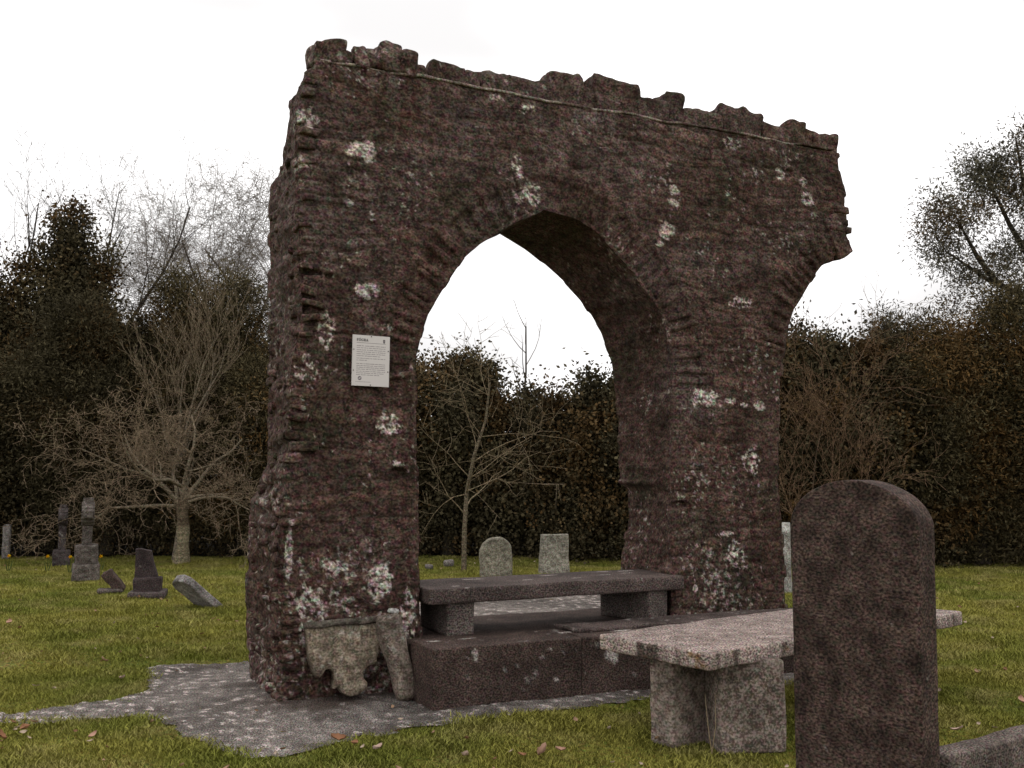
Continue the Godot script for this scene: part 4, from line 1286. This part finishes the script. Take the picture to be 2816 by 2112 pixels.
func build_trees() -> void:
	var ivy := sprig(1, 34, 0.30, 0.075, 0.055)
	var fine := sprig(2, 44, 0.30, 0.085, 0.026)
	var wisp := sprig(3, 34, 0.28, 0.085, 0.026)
	var dk := Color(0.068, 0.057, 0.031)
	var ol := Color(0.082, 0.067, 0.034)
	# ---- left group
	leafy("ivy_tree", "tall ivy-clad tree with a pointed top at the left", "tree", Vector3(-9.9, 0, -21.5), [[0, 2.2, 0, 2.6, 2.5, 1.6], [-0.4, 3.9, 0, 1.7, 1.3, 1.2], [1.0, 3.8, 0, 1.2, 1.3, 1.0], [0.1, 5.4, 0, 0.78, 0.85, 0.7], [0.05, 6.3, 0, 0.5, 0.6, 0.5], [0.12, 7.1, 0, 0.34, 0.46, 0.34], [0.8, 5.5, 0.1, 0.22, 0.7, 0.22], [1.0, 6.2, 0.1, 0.15, 0.6, 0.15], [-0.95, 5.5, 0.1, 0.34, 0.3, 0.3], [-0.65, 6.1, 0.1, 0.26, 0.22, 0.25]], ivy, 36.0, dk, 101, -0.32, 0.32, 6.8)
	leafy("ivy_tree", "ivy-covered leaning trunk at the extreme left edge", "tree", Vector3(-11.6, 0, -21.2), [[0, 2.4, 0, 1.6, 2.4, 1.2], [0.4, 4.6, 0, 0.5, 1.1, 0.5], [0.15, 5.7, 0, 0.25, 0.8, 0.25]], ivy, 36.0, dk, 102, -0.3, 0.3, 6.0)
	leafy("yew_tree", "broad dark evergreen behind the two stone crosses", "tree", Vector3(-8.3, 0, -20.6), [[0, 1.7, 0, 2.3, 1.9, 1.2], [-0.9, 3.3, 0, 1.5, 1.6, 1.0], [1.0, 3.5, 0, 1.3, 1.4, 1.0]], fine, 40.0, dk, 103, -0.34)
	leafy("yew_tree", "conical dark evergreen behind the pale bare tree", "tree", Vector3(-6.0, 0, -21.2), [[0, 1.8, 0, 1.9, 1.9, 1.2], [-0.6, 3.6, 0, 1.15, 1.4, 0.9], [0.0, 4.7, 0, 0.6, 1.1, 0.6], [-1.15, 4.9, 0, 0.45, 1.1, 0.45], [1.1, 3.2, 0, 0.9, 1.2, 0.8]], fine, 42.0, ol, 104, -0.32)
	leafy("evergreen_shrub", "low dark evergreen between the pale bare tree and the ruin", "shrub", Vector3(-4.2, 0, -20.8), [[0, 1.4, 0, 1.5, 1.5, 1.0], [-0.6, 2.4, 0, 0.8, 0.9, 0.7], [0.9, 1.8, 0, 0.9, 1.4, 0.8]], fine, 44.0, ol, 105, -0.34)
	# shoots rising out of the ivy
	var o := Grow.new()
	o.thin = 0.42
	o.kids = [9, 5, 3]
	o.up = 0.5
	o.wig = 0.16
	o.spread = 0.55
	o.col = Color(0.10, 0.085, 0.075)
	o.twig = Color(0.14, 0.115, 0.10)
	o.shrink = 0.42
	bare_tree("bare_tree", "thin bare branches standing up out of the ivy-clad tree", Vector3(-9.9, 0, -22.2), o, 7, [[Vector3(0.7, 4.3, 0), Vector3(0.45, 1, 0), 4.0, 0.05, 0], [Vector3(-0.2, 4.6, 0), Vector3(-0.2, 1, 0), 3.6, 0.04, 0], [Vector3(0.1, 5, 0), Vector3(0.25, 1, 0), 3.4, 0.035, 0], [Vector3(-1.2, 4.2, 0), Vector3(-0.1, 1, 0), 3.8, 0.04, 0], [Vector3(-2.0, 4.2, 0), Vector3(0.05, 1, 0), 3.6, 0.04, 0], [Vector3(0, 0, 0), Vector3(0, 1, 0), 5.4, 0.16, 2], [Vector3(0.4, 5, 0.1), Vector3(0.6, 1, 0), 2.4, 0.03, 1]])
	# the broad bare crown behind
	var p := Grow.new()
	p.thin = 0.42
	p.rmin = 0.0045
	p.kids = [11, 8, 6, 4]
	p.up = 0.12
	p.wig = 0.2
	p.spread = 0.85
	p.shrink = 0.52
	p.col = Color(0.17, 0.14, 0.125)
	p.twig = Color(0.34, 0.29, 0.26)
	bare_tree("bare_tree", "wide bare tree with a fine twiggy crown against the sky left of the ruin", Vector3(-6.9, 0, -24.5), p, 12, [[Vector3(0, 0, 0), Vector3(0, 1, 0), 3.2, 0.2, 3], [Vector3(0, 2.9, 0), Vector3(-0.68, 0.73, -0.18), 3.5, 0.06, 0], [Vector3(0, 3.0, 0), Vector3(-0.39, 0.92, -0.28), 4.1, 0.06, 0], [Vector3(0, 3.1, 0), Vector3(-0.10, 1.00, -0.07), 4.4, 0.06, 0], [Vector3(0, 3.3, 0), Vector3(0.20, 0.98, -0.24), 4.5, 0.06, 0], [Vector3(0, 3.2, 0), Vector3(0.48, 0.88, -0.30), 4.5, 0.06, 0], [Vector3(0, 3.1, 0), Vector3(0.72, 0.70, -0.07), 3.6, 0.06, 0], [Vector3(0, 3.0, 0), Vector3(0.89, 0.45, 0.29), 2.9, 0.06, 0], [Vector3(0, 2.9, 0), Vector3(0.99, 0.20, 0.21), 2.7, 0.06, 0], [Vector3(0, 3.2, 0), Vector3(0.05, 1.00, 0.19), 3.9, 0.06, 0], [Vector3(0, 3.0, 0), Vector3(0.81, 0.58, -0.19), 2.6, 0.06, 0]])
	# the pale lichened tree on the lawn's edge
	var q := Grow.new()
	q.rmin = 0.005
	q.kids = [9, 6, 4, 2]
	q.up = 0.02
	q.wig = 0.3
	q.spread = 0.95
	q.shrink = 0.5
	q.col = Color(0.33, 0.27, 0.205)
	q.twig = Color(0.37, 0.275, 0.20)
	q.thin = 0.42
	var pt := bare_tree("bare_tree", "pale lichened bare tree with a forked trunk and drooping twigs at the lawn's edge", Vector3(-6.2, 0, -18.9), q, 5, [[Vector3(0, 1.0, 0), Vector3(-0.9, 0.6, 0.2), 1.9, 0.05, 0], [Vector3(0, 1.1, 0), Vector3(0.7, 0.75, 0.2), 1.7, 0.05, 0], [Vector3(0, 1.15, 0), Vector3(0.1, 1, 0.1), 1.7, 0.05, 0], [Vector3(-0.1, 1.1, 0), Vector3(-0.5, 1, -0.1), 1.8, 0.045, 0], [Vector3(0, 1.2, 0), Vector3(1.0, 0.4, -0.1), 1.8, 0.04, 0], [Vector3(0, 1.05, 0), Vector3(-1.1, 0.3, 0.4), 2.2, 0.04, 0], [Vector3(0, 1.4, 0), Vector3(0.3, 1, 0.3), 1.9, 0.04, 0], [Vector3(0, 1.2, 0), Vector3(-1.0, 0.6, -0.3), 2.4, 0.04, 0], [Vector3(0, 1.1, 0), Vector3(0.9, 0.25, 0.5), 1.6, 0.035, 0]])
	var tk := Acc.new()
	for k in 12:
		var y0 := -0.05 + k * 0.105
		var f := func(y: float) -> float: return 0.115 + 0.06 * exp(-maxf(y, 0.0) * 9.0) + 0.012 * sin(y * 13.0)
		tube(tk, Vector3(0.02 * sin(y0 * 4.0), y0, 0), Vector3(0.02 * sin((y0 + 0.105) * 4.0), y0 + 0.105, 0), f.call(y0), f.call(y0 + 0.105), 12, Color(0.40, 0.34, 0.24) if y0 < 0.62 else Color(0.20, 0.155, 0.11))
	part("bole", tk.mesh(), M.bark, pt)
	clear_counters(pt)
	var q2 := Grow.new()
	q2.thin = 0.4
	q2.kids = [9, 5, 2]
	q2.up = 0.6
	q2.wig = 0.14
	q2.spread = 0.45
	q2.shrink = 0.5
	q2.rmin = 0.006
	q2.col = Color(0.34, 0.28, 0.225)
	q2.twig = Color(0.31, 0.24, 0.18)
	bare_tree("bare_tree", "spray of pale upright shoots rising behind the lichened tree", Vector3(-6.5, 0, -19.4), q2, 8, [[Vector3(0, 0.0, 0), Vector3(0, 1, 0), 2.0, 0.06, 2], [Vector3(0, 1.8, 0), Vector3(0.05, 1, 0), 2.5, 0.03, 0], [Vector3(0, 1.8, 0), Vector3(-0.25, 1, 0), 2.2, 0.028, 0], [Vector3(0, 1.8, 0), Vector3(0.35, 1, 0), 2.6, 0.03, 0], [Vector3(0, 1.8, 0), Vector3(0.65, 1, 0), 2.4, 0.026, 0], [Vector3(0, 1.7, 0), Vector3(-0.6, 1, 0.1), 1.9, 0.024, 0]])
	# ---- behind the arch
	leafy("evergreen_tree", "round-headed dark evergreen behind the left of the arch opening", "tree", Vector3(-1.3, 0, -20.5), [[-0.2, 1.3, 0, 1.6, 1.4, 1.0], [-0.1, 2.8, 0, 1.15, 1.15, 0.9], [0.35, 3.4, 0, 0.65, 0.6, 0.6]], ivy, 44.0, dk, 111, -0.34, 0.26, 3.0)
	leafy("evergreen_hedge", "tall dark ivy hedge filling the arch opening behind the pale headstones", "hedge", Vector3(1.4, 0, -20.0), [[-1.0, 1.3, 0, 1.3, 1.7, 0.9], [0.2, 1.5, 0, 1.3, 1.8, 0.9], [1.2, 1.6, 0, 1.2, 1.9, 0.9], [0.0, 2.65, 0, 0.6, 0.45, 0.6], [0.9, 3.0, 0, 0.45, 0.55, 0.4], [-0.8, 2.5, 0, 0.5, 0.4, 0.4], [1.5, 3.2, 0, 0.5, 0.6, 0.5], [2.4, 1.6, 0, 1.2, 1.8, 0.9]], ivy, 46.0, dk, 112, -0.24, 0.34, 2.4)
	var s := Grow.new()
	s.kids = [11, 5, 3]
	s.up = 0.05
	s.wig = 0.16
	s.spread = 0.95
	s.shrink = 0.5
	s.bare = 0.22
	s.col = Color(0.26, 0.21, 0.155)
	s.twig = Color(0.34, 0.26, 0.18)
	s.thin = 0.34
	s.rmin = 0.0045
	bare_tree("sapling", "slender bare sapling with level branches seen through the arch", Vector3(-0.82, 0, -17.2), s, 21, [[Vector3(0, 0, 0), Vector3(0.08, 1, 0), 3.3, 0.05, 0], [Vector3(0.03, 1.35, 0), Vector3(1, 0.12, 0.1), 1.5, 0.013, 1], [Vector3(0.03, 1.3, 0), Vector3(-1, 0.15, 0.1), 1.1, 0.012, 1], [Vector3(0.05, 1.55, 0), Vector3(0.9, 0.6, 0.1), 1.6, 0.013, 1]])
	var s2 := Grow.new()
	s2.kids = [9, 3]
	s2.up = 0.4
	s2.wig = 0.06
	s2.spread = 0.8
	s2.shrink = 0.22
	s2.bare = 0.5
	s2.col = Color(0.13, 0.105, 0.09)
	s2.twig = Color(0.16, 0.13, 0.11)
	bare_tree("sapling", "thin bare leader rising above the hedge into the arch's sky", Vector3(0.1, 0, -20.6), s2, 23, [[Vector3(0, 0, 0), Vector3(0, 1, 0), 4.7, 0.045, 0]])
	var hb := Grow.new()
	hb.kids = [3]
	hb.col = Color(0.3, 0.22, 0.17)
	hb.twig = Color(0.32, 0.25, 0.19)
	hb.wig = 0.05
	hb.up = -0.05
	hb.spread = 0.9
	hb.shrink = 0.55
	bare_tree("broken_branch", "pale broken branch hanging level in front of the dark hedge", Vector3(0.55, 1.47, -17.3), hb, 4, [[Vector3(0, 0, 0), Vector3(1, 0.03, 0), 0.38, 0.012, 1], [Vector3(0.22, 0, 0), Vector3(0.03, -1, 0), 0.42, 0.008, 1], [Vector3(0.25, 0, 0), Vector3(0.05, -1, 0), 0.3, 0.007, 1], [Vector3(0.0, 0, 0), Vector3(-1, 0.25, 0), 0.5, 0.008, 0]], "", "branch")
	# ---- right group
	leafy("evergreen_hedge", "dark ivy hedge to the right of the ruin", "hedge", Vector3(6.2, 0, -18.9), [[-2.0, 1.3, 0, 1.3, 1.6, 0.9], [-1.0, 1.7, 0, 1.3, 1.9, 0.9], [0.2, 1.8, 0, 1.3, 2.0, 0.9], [-0.6, 3.5, 0, 0.75, 0.7, 0.6], [0.3, 3.4, 0, 0.8, 0.6, 0.6], [0.9, 3.2, 0, 0.7, 0.6, 0.6], [1.4, 1.8, 0, 1.2, 2.0, 0.9]], ivy, 46.0, dk, 121, -0.24, 0.34, 2.6)
	leafy("evergreen_tree", "bushy dark tree at the right edge below the tall airy tree", "tree", Vector3(8.6, 0, -18.4), [[-0.6, 1.4, 0.2, 1.4, 1.7, 1.0], [0.6, 1.6, 0.3, 1.4, 1.9, 1.0], [-0.7, 3.0, 0, 1.2, 1.1, 0.9], [0.5, 3.1, 0, 1.2, 1.2, 0.9], [-0.9, 3.9, 0, 0.6, 0.5, 0.5], [0.6, 4.1, 0, 0.6, 0.8, 0.5], [2.0, 1.8, 0, 1.3, 2.2, 1.0]], fine, 48.0, ol, 122, -0.24, 0.34, 3.0)
	leafy("evergreen_tree", "small pointed conifer tip behind the right-hand hedge", "tree", Vector3(7.9, 0, -20.8), [[0, 3.7, 0, 0.5, 0.7, 0.5], [0, 4.3, 0, 0.26, 0.55, 0.26], [0, 4.75, 0, 0.12, 0.4, 0.12], [0, 2.4, 0, 0.9, 1.4, 0.8]], fine, 60.0, Color(0.10, 0.09, 0.06), 123, -0.5, 0.2, 4.8)
	var tall := leafy("tall_tree", "tall airy evergreen reaching in from the right edge, sky showing through its crown", "tree", Vector3(10.6, 0, -20.0), [[-1.65, 6.3, 0, 0.55, 0.6, 0.5], [-1.95, 7.0, 0, 0.3, 0.42, 0.3], [-1.4, 6.9, 0, 0.36, 0.34, 0.36], [-0.85, 7.3, 0, 0.45, 0.5, 0.45], [-1.2, 7.95, 0, 0.24, 0.45, 0.25], [-0.85, 7.8, 0.1, 0.28, 0.34, 0.3], [-0.35, 7.7, 0, 0.4, 0.6, 0.4], [-1.15, 5.6, 0, 0.5, 0.24, 0.4], [-1.5, 5.05, 0, 0.24, 0.22, 0.25], [-0.5, 6.0, 0, 0.45, 0.4, 0.4], [-1.0, 4.7, 0.1, 0.32, 0.3, 0.3], [-0.4, 4.9, 0.1, 0.4, 0.5, 0.35], [0.2, 6.8, 0, 0.6, 0.9, 0.6], [0.3, 8.3, 0, 0.5, 0.7, 0.5], [0.2, 5.0, 0, 0.6, 0.6, 0.5]], wisp, 34.0, Color(0.105, 0.096, 0.066), 124, -0.10, 0.55, 8.2)
	var la := Acc.new()
	for b in [[Vector3(0, 5.2, 0), Vector3(-1.75, 6.2, 0)], [Vector3(-0.7, 5.5, 0), Vector3(-1.5, 6.9, 0)], [Vector3(0.1, 5.8, 0), Vector3(-0.9, 7.9, 0)], [Vector3(0, 4.0, 0), Vector3(-1.2, 4.8, 0.1)], [Vector3(0.1, 6.4, 0), Vector3(-0.2, 8.6, 0)]]:
		var m: Vector3 = b[0].lerp(b[1], 0.5) + Vector3(0, -0.12, 0)
		tube(la, b[0], m, 0.07, 0.045, 6, Color(0.07, 0.055, 0.045))
		tube(la, m, b[1], 0.045, 0.015, 6, Color(0.07, 0.055, 0.045))
	part("limbs", la.mesh(), M.bark, tall)
	clear_counters(tall)
	var w := Grow.new()
	w.thin = 0.45
	w.kids = [8, 6, 3]
	w.up = 0.3
	w.wig = 0.16
	w.spread = 0.6
	w.shrink = 0.5
	w.col = Color(0.15, 0.105, 0.075)
	w.twig = Color(0.28, 0.18, 0.12)
	bare_tree("bare_shrub", "reddish bare thorny shrub beside the right pier of the arch", Vector3(5.0, 0, -17.0), w, 31, [[Vector3(0, 0, 0), Vector3(-0.3, 1, 0), 2.8, 0.018, 0], [Vector3(0.1, 0, 0), Vector3(0.25, 1, 0.1), 3.0, 0.018, 0], [Vector3(0.2, 0, 0), Vector3(-0.05, 1, 0), 3.4, 0.02, 0], [Vector3(-0.2, 0, 0.2), Vector3(-0.6, 1, 0.1), 2.4, 0.016, 0], [Vector3(0.2, 0, 0.2), Vector3(0.6, 1, 0.2), 2.2, 0.016, 0], [Vector3(0.4, 0, 0.1), Vector3(0.4, 1, 0.2), 2.6, 0.016, 0], [Vector3(0.0, 0, 0.3), Vector3(-0.1, 1, 0.3), 1.9, 0.015, 0]], "", "shrub")
	# hedges run on behind, closing the gaps
	leafy("evergreen_hedge", "dark hedge running on behind the ruin, between the trees at the back", "hedge", Vector3(0.0, 0, -23.0), [[-11, 1.5, 0, 2.5, 2.2, 1.0], [-7, 1.4, 0, 2.6, 2.2, 1.0], [-3.4, 1.3, 0, 2.4, 1.9, 1.0], [0, 1.2, 0, 2.4, 1.8, 1.0], [3.6, 1.4, 0, 2.4, 1.9, 1.0], [7, 1.5, 0, 2.4, 2.0, 1.0], [10.5, 1.5, 0, 2.6, 2.2, 1.0], [14.2, 1.5, 0.5, 2.6, 2.3, 1.0], [18.0, 1.5, 1.5, 2.8, 2.4, 1.0], [-14.8, 1.5, 0.5, 2.6, 2.3, 1.0], [-18.5, 1.5, 1.5, 2.8, 2.4, 1.0]], ivy, 26.0, dk, 131, -0.6, 0.2, 2.0)

# ---------------------------------------------------------------- small things
func build_litter() -> void:
	# curled fallen leaves
	var spots := [[-3.03, 6.38, 1.5, "large curled brown leaf on the grass at the lower left corner"], [-3.1, 6.2, 1.2, "brown leaf below the large curled one at the lower left"], [-1.04, 6.13, 1.5, "upright rust-brown leaf at the lower edge of the path"], [-0.93, 6.04, 1.1, "pale pink leaf just right of the rust-brown one by the path"], [-0.78, 5.92, 1.2, "pale folded leaf on the grass below the path's lower edge"], [-0.27, 5.79, 1.0, "small pinkish leaf alone at the bottom, left of the middle"], [0.17, 5.84, 1.3, "tan leaf on the grass at the bottom middle"], [0.28, 5.9, 1.0, "tan leaf touching the one at the bottom middle"], [0.05, 5.8, 1.0, "dark brown leaf left of the pair at the bottom middle"], [-3.04, 7.95, 1.1, "tan leaf on the lawn just left of the path's inner corner"], [-3.5, 8.72, 1.0, "small pale leaf on the lawn above the path at the left"], [2.77, 6.35, 1.3, "pinkish leaf on the grass between big headstone and kerb"], [3.57, 7.16, 1.4, "pale leaf on the grass at the right edge"], [-5.42, 10.93, 1.5, "pale leaf lying far out on the left lawn below the crosses"], [-2.55, 6.24, 1.0, "brownish leaf on the grass under the bend of the path"]]
	var g := RandomNumberGenerator.new()
	g.seed = 19
	var lm: Array[ArrayMesh] = []
	for q in 3:
		var a := Acc.new()
		var pts := PackedVector3Array()
		var cols := PackedColorArray()
		for j in 7:
			for k in 5:
				var v := j / 6.0 * 2.0 - 1.0
				var u := k / 4.0 * 2.0 - 1.0
				var w := (1.0 - v * v) * 0.028 * (1.0 + 0.25 * sin(v * 9.0 + q))
				pts.append(Vector3(u * w, 0.012 + u * u * 0.012 * (1 + q * 0.5) + v * v * 0.012 + 0.008 * v * q, v * 0.042))
				cols.append(Color(1, 1, 1) * (0.85 + 0.3 * absf(sin(j * 3.1 + k * 1.7))))
		grid(a, pts, cols, 4, 6, Vector3.UP)
		lm.append(a.mesh())
	var mats := []
	for c in [Color(0.42, 0.25, 0.18), Color(0.46, 0.33, 0.27), Color(0.28, 0.14, 0.075)]:
		var m := plain(c, 0.8)
		m.vertex_color_use_as_albedo = true
		m.cull_mode = BaseMaterial3D.CULL_DISABLED
		mats.append(m)
	for s in spots:
		var o := part("fallen_leaf", lm[g.randi() % 3], mats[2] if (s[3].contains("dark") or s[3].contains("rust") or s[3].contains("brown leaf")) else mats[g.randi() % 2], self)
		o.position = Vector3(s[0], 0.025, -s[1])
		o.rotation = Vector3(g.randf_range(-0.5, 0.5), g.randf() * TAU, g.randf_range(-0.4, 0.4))
		o.scale = Vector3.ONE * s[2] * 0.72
		o.set_meta("label", s[3])
		o.set_meta("category", "leaf")
		o.set_meta("group", "fallen leaves on the grass")
	# the many tiny ones
	var xf: Array[Transform3D] = []
	var cs := PackedColorArray()
	for k in 420:
		var d := 5.0 + 14.0 * pow(g.randf(), 1.3)
		var x := g.randf_range(-1, 1) * (d * 0.55 + 0.5)
		if on_path(x, d) and g.randf() < 0.8: continue
		xf.append(Transform3D(Basis.from_euler(Vector3(g.randf_range(-0.6, 0.6), g.randf() * TAU, g.randf_range(-0.6, 0.6))) * g.randf_range(0.25, 0.65), Vector3(x, 0.022, -d)))
		var c: Color = [Color(0.34, 0.22, 0.14), Color(0.42, 0.33, 0.25), Color(0.2, 0.11, 0.06)][g.randi() % 3]
		cs.append(c)
	multi("leaf_litter", lm[0], M.dry, xf, cs, self)
	# daffodils by the crosses
	for s in [[-8.64, 17.3, "yellow daffodil at the far left, beside the dome-topped stone"], [-7.93, 17.2, "yellow daffodil just left of the slim cross's dark pedestal"], [-7.50, 17.1, "yellow daffodil standing between the two stone crosses"], [-7.02, 17.2, "yellow daffodil just right of the taller cross, against the dark trees"]]:
		var t := thing("daffodil", s[2], "flower", Vector3(s[0], 0, -s[1]), 0.0, "daffodils by the crosses")
		var st := Acc.new()
		tube(st, Vector3(0, -0.02, 0), Vector3(0.01, 0.24, 0), 0.006, 0.005, 5, Color(0.06, 0.09, 0.02))
		for k in 4:
			var an := k * 1.7
			tube(st, Vector3(cos(an) * 0.02, -0.02, sin(an) * 0.02), Vector3(cos(an) * 0.08, 0.19, sin(an) * 0.08), 0.008, 0.002, 3, Color(0.06, 0.09, 0.025))
		part("stem_and_blades", st.mesh(), M.grass, t)
		var fl := Acc.new()
		for k in 6:
			var an := TAU * k / 6.0
			var o := Vector3(0.01, 0.25, 0.01)
			var u := Vector3(cos(an), sin(an), 0.15)
			tube(fl, o, o + u * 0.032, 0.009, 0.003, 4, Color(0.72, 0.46, 0.01))
		tube(fl, Vector3(0.01, 0.25, 0.0), Vector3(0.01, 0.25, 0.045), 0.014, 0.02, 8, Color(0.70, 0.36, 0.01))
		part("flower_head", fl.mesh(), M.grass, t)
		clear_counters(t)
	# pale scraps on the bank behind the arch
	var pl := tint_of(Color(0.28, 0.25, 0.23), Color(0.45, 0.42, 0.4), 0.0, 1.0)
	for s in [[-1.45, 17.6, 0.10, "small pale stone at the left of the bank behind the arch"], [-1.15, 18.3, 0.13, "grey boulder on the bank left of the sapling behind the arch"], [-0.45, 18.2, 0.12, "pale stone on the bank just left of the rounded pale headstone"]]:
		var a := Acc.new()
		rough_block(a, Vector3(s[2] * 1.5, s[2], s[2]), Transform3D.IDENTITY, s[0], s[2] * 0.4, s[2] * 0.2, s[2] * 0.2, pl)
		var o := part("field_stone", a.mesh(), M.pale, self)
		o.position = Vector3(s[0], 0.04, -s[1])
		o.set_meta("label", s[3])
		o.set_meta("category", "stone")
	# two dry stalks at the foot of the grass tomb
	var dry := thing("dry_stalks", "pair of thin dry grass stalks between the supports of the pale table tomb", "plant", Vector3(1.16, 0, -5.95))
	for k in 2:
		var a := Acc.new()
		tube(a, Vector3(0, 0, 0), Vector3(-0.02 + k * 0.045, 0.16, 0), 0.003, 0.002, 4, Color(0.3, 0.23, 0.14))
		tube(a, Vector3(-0.02 + k * 0.045, 0.16, 0), Vector3(-0.035 + k * 0.06, 0.34, 0), 0.002, 0.001, 4, Color(0.34, 0.27, 0.17))
		part("stalk", a.mesh(), M.grass, dry)
	clear_counters(dry)

func build_sky() -> ImageTexture:
	var w := 512
	var h := 256
	var n := FastNoiseLite.new()
	n.seed = 4
	n.frequency = 1.0
	n.fractal_octaves = 4
	var im := Image.create(w, h, false, Image.FORMAT_RGBF)
	for y in h:
		var el := PI * (0.5 - (y + 0.5) / h)
		for x in w:
			var az := TAU * (x + 0.5) / w
			var d := Vector3(cos(el) * sin(az), sin(el), cos(el) * cos(az))
			var c := n.get_noise_3d(d.x * 1.3, d.y * 5.0, d.z * 1.3)
			var b := 0.94 - 0.36 * clampf(c * 2.2 + 0.3, 0.0, 1.0) + 0.18 * clampf(sin(el), 0.0, 1.0)
			im.set_pixel(x, y, Color(b * 1.0, b * 0.985, b * 0.985))
	return ImageTexture.create_from_image(im)

func _ready() -> void:
	# camera
	var cam := Camera3D.new()
	cam.name = "camera"
	cam.position = Vector3(0, 1.6, 0)
	cam.rotation.x = deg_to_rad(5.328)
	cam.fov = 42.19
	cam.near = 0.1
	cam.far = 1200.0
	add_child(cam)
	cam.current = true
	# overcast sky
	var env := Environment.new()
	env.background_mode = Environment.BG_SKY
	var sky := Sky.new()
	var pano := PanoramaSkyMaterial.new()
	pano.panorama = build_sky()
	sky.sky_material = pano
	env.sky = sky
	env.background_energy_multiplier = 1.5
	env.tonemap_mode = Environment.TONE_MAPPER_LINEAR
	env.tonemap_exposure = 1.0
	env.sdfgi_enabled = true
	env.ssao_enabled = true
	env.ssil_enabled = true
	var we := WorldEnvironment.new()
	we.name = "world_environment"
	we.environment = env
	add_child(we)
	# the sun behind the cloud: high, a little behind the ruin
	var sun := DirectionalLight3D.new()
	sun.name = "sun"
	sun.light_energy = 0.2
	sun.light_color = Color(1.0, 0.96, 0.92)
	sun.light_angular_distance = 25.0
	sun.shadow_enabled = true
	sun.rotation = Vector3(deg_to_rad(-62.0), deg_to_rad(-150.0), 0)
	add_child(sun)

	rng.seed = 1
	nz.seed = 3
	nz.frequency = 0.05
	nz.fractal_octaves = 3
	nf.seed = 8
	nf.frequency = 0.1
	nf.fractal_octaves = 3
	nv.seed = 6
	nv.noise_type = FastNoiseLite.TYPE_CELLULAR
	nv.cellular_return_type = FastNoiseLite.RETURN_CELL_VALUE
	nv.frequency = 0.2
	ncell.seed = 6
	ncell.noise_type = FastNoiseLite.TYPE_CELLULAR
	ncell.cellular_return_type = FastNoiseLite.RETURN_DISTANCE
	ncell.frequency = 0.2
	make_materials()
	build_ground()
	build_ruin()
	build_trees()
	build_tombs()
	build_sign()
	build_grass()
	build_litter()
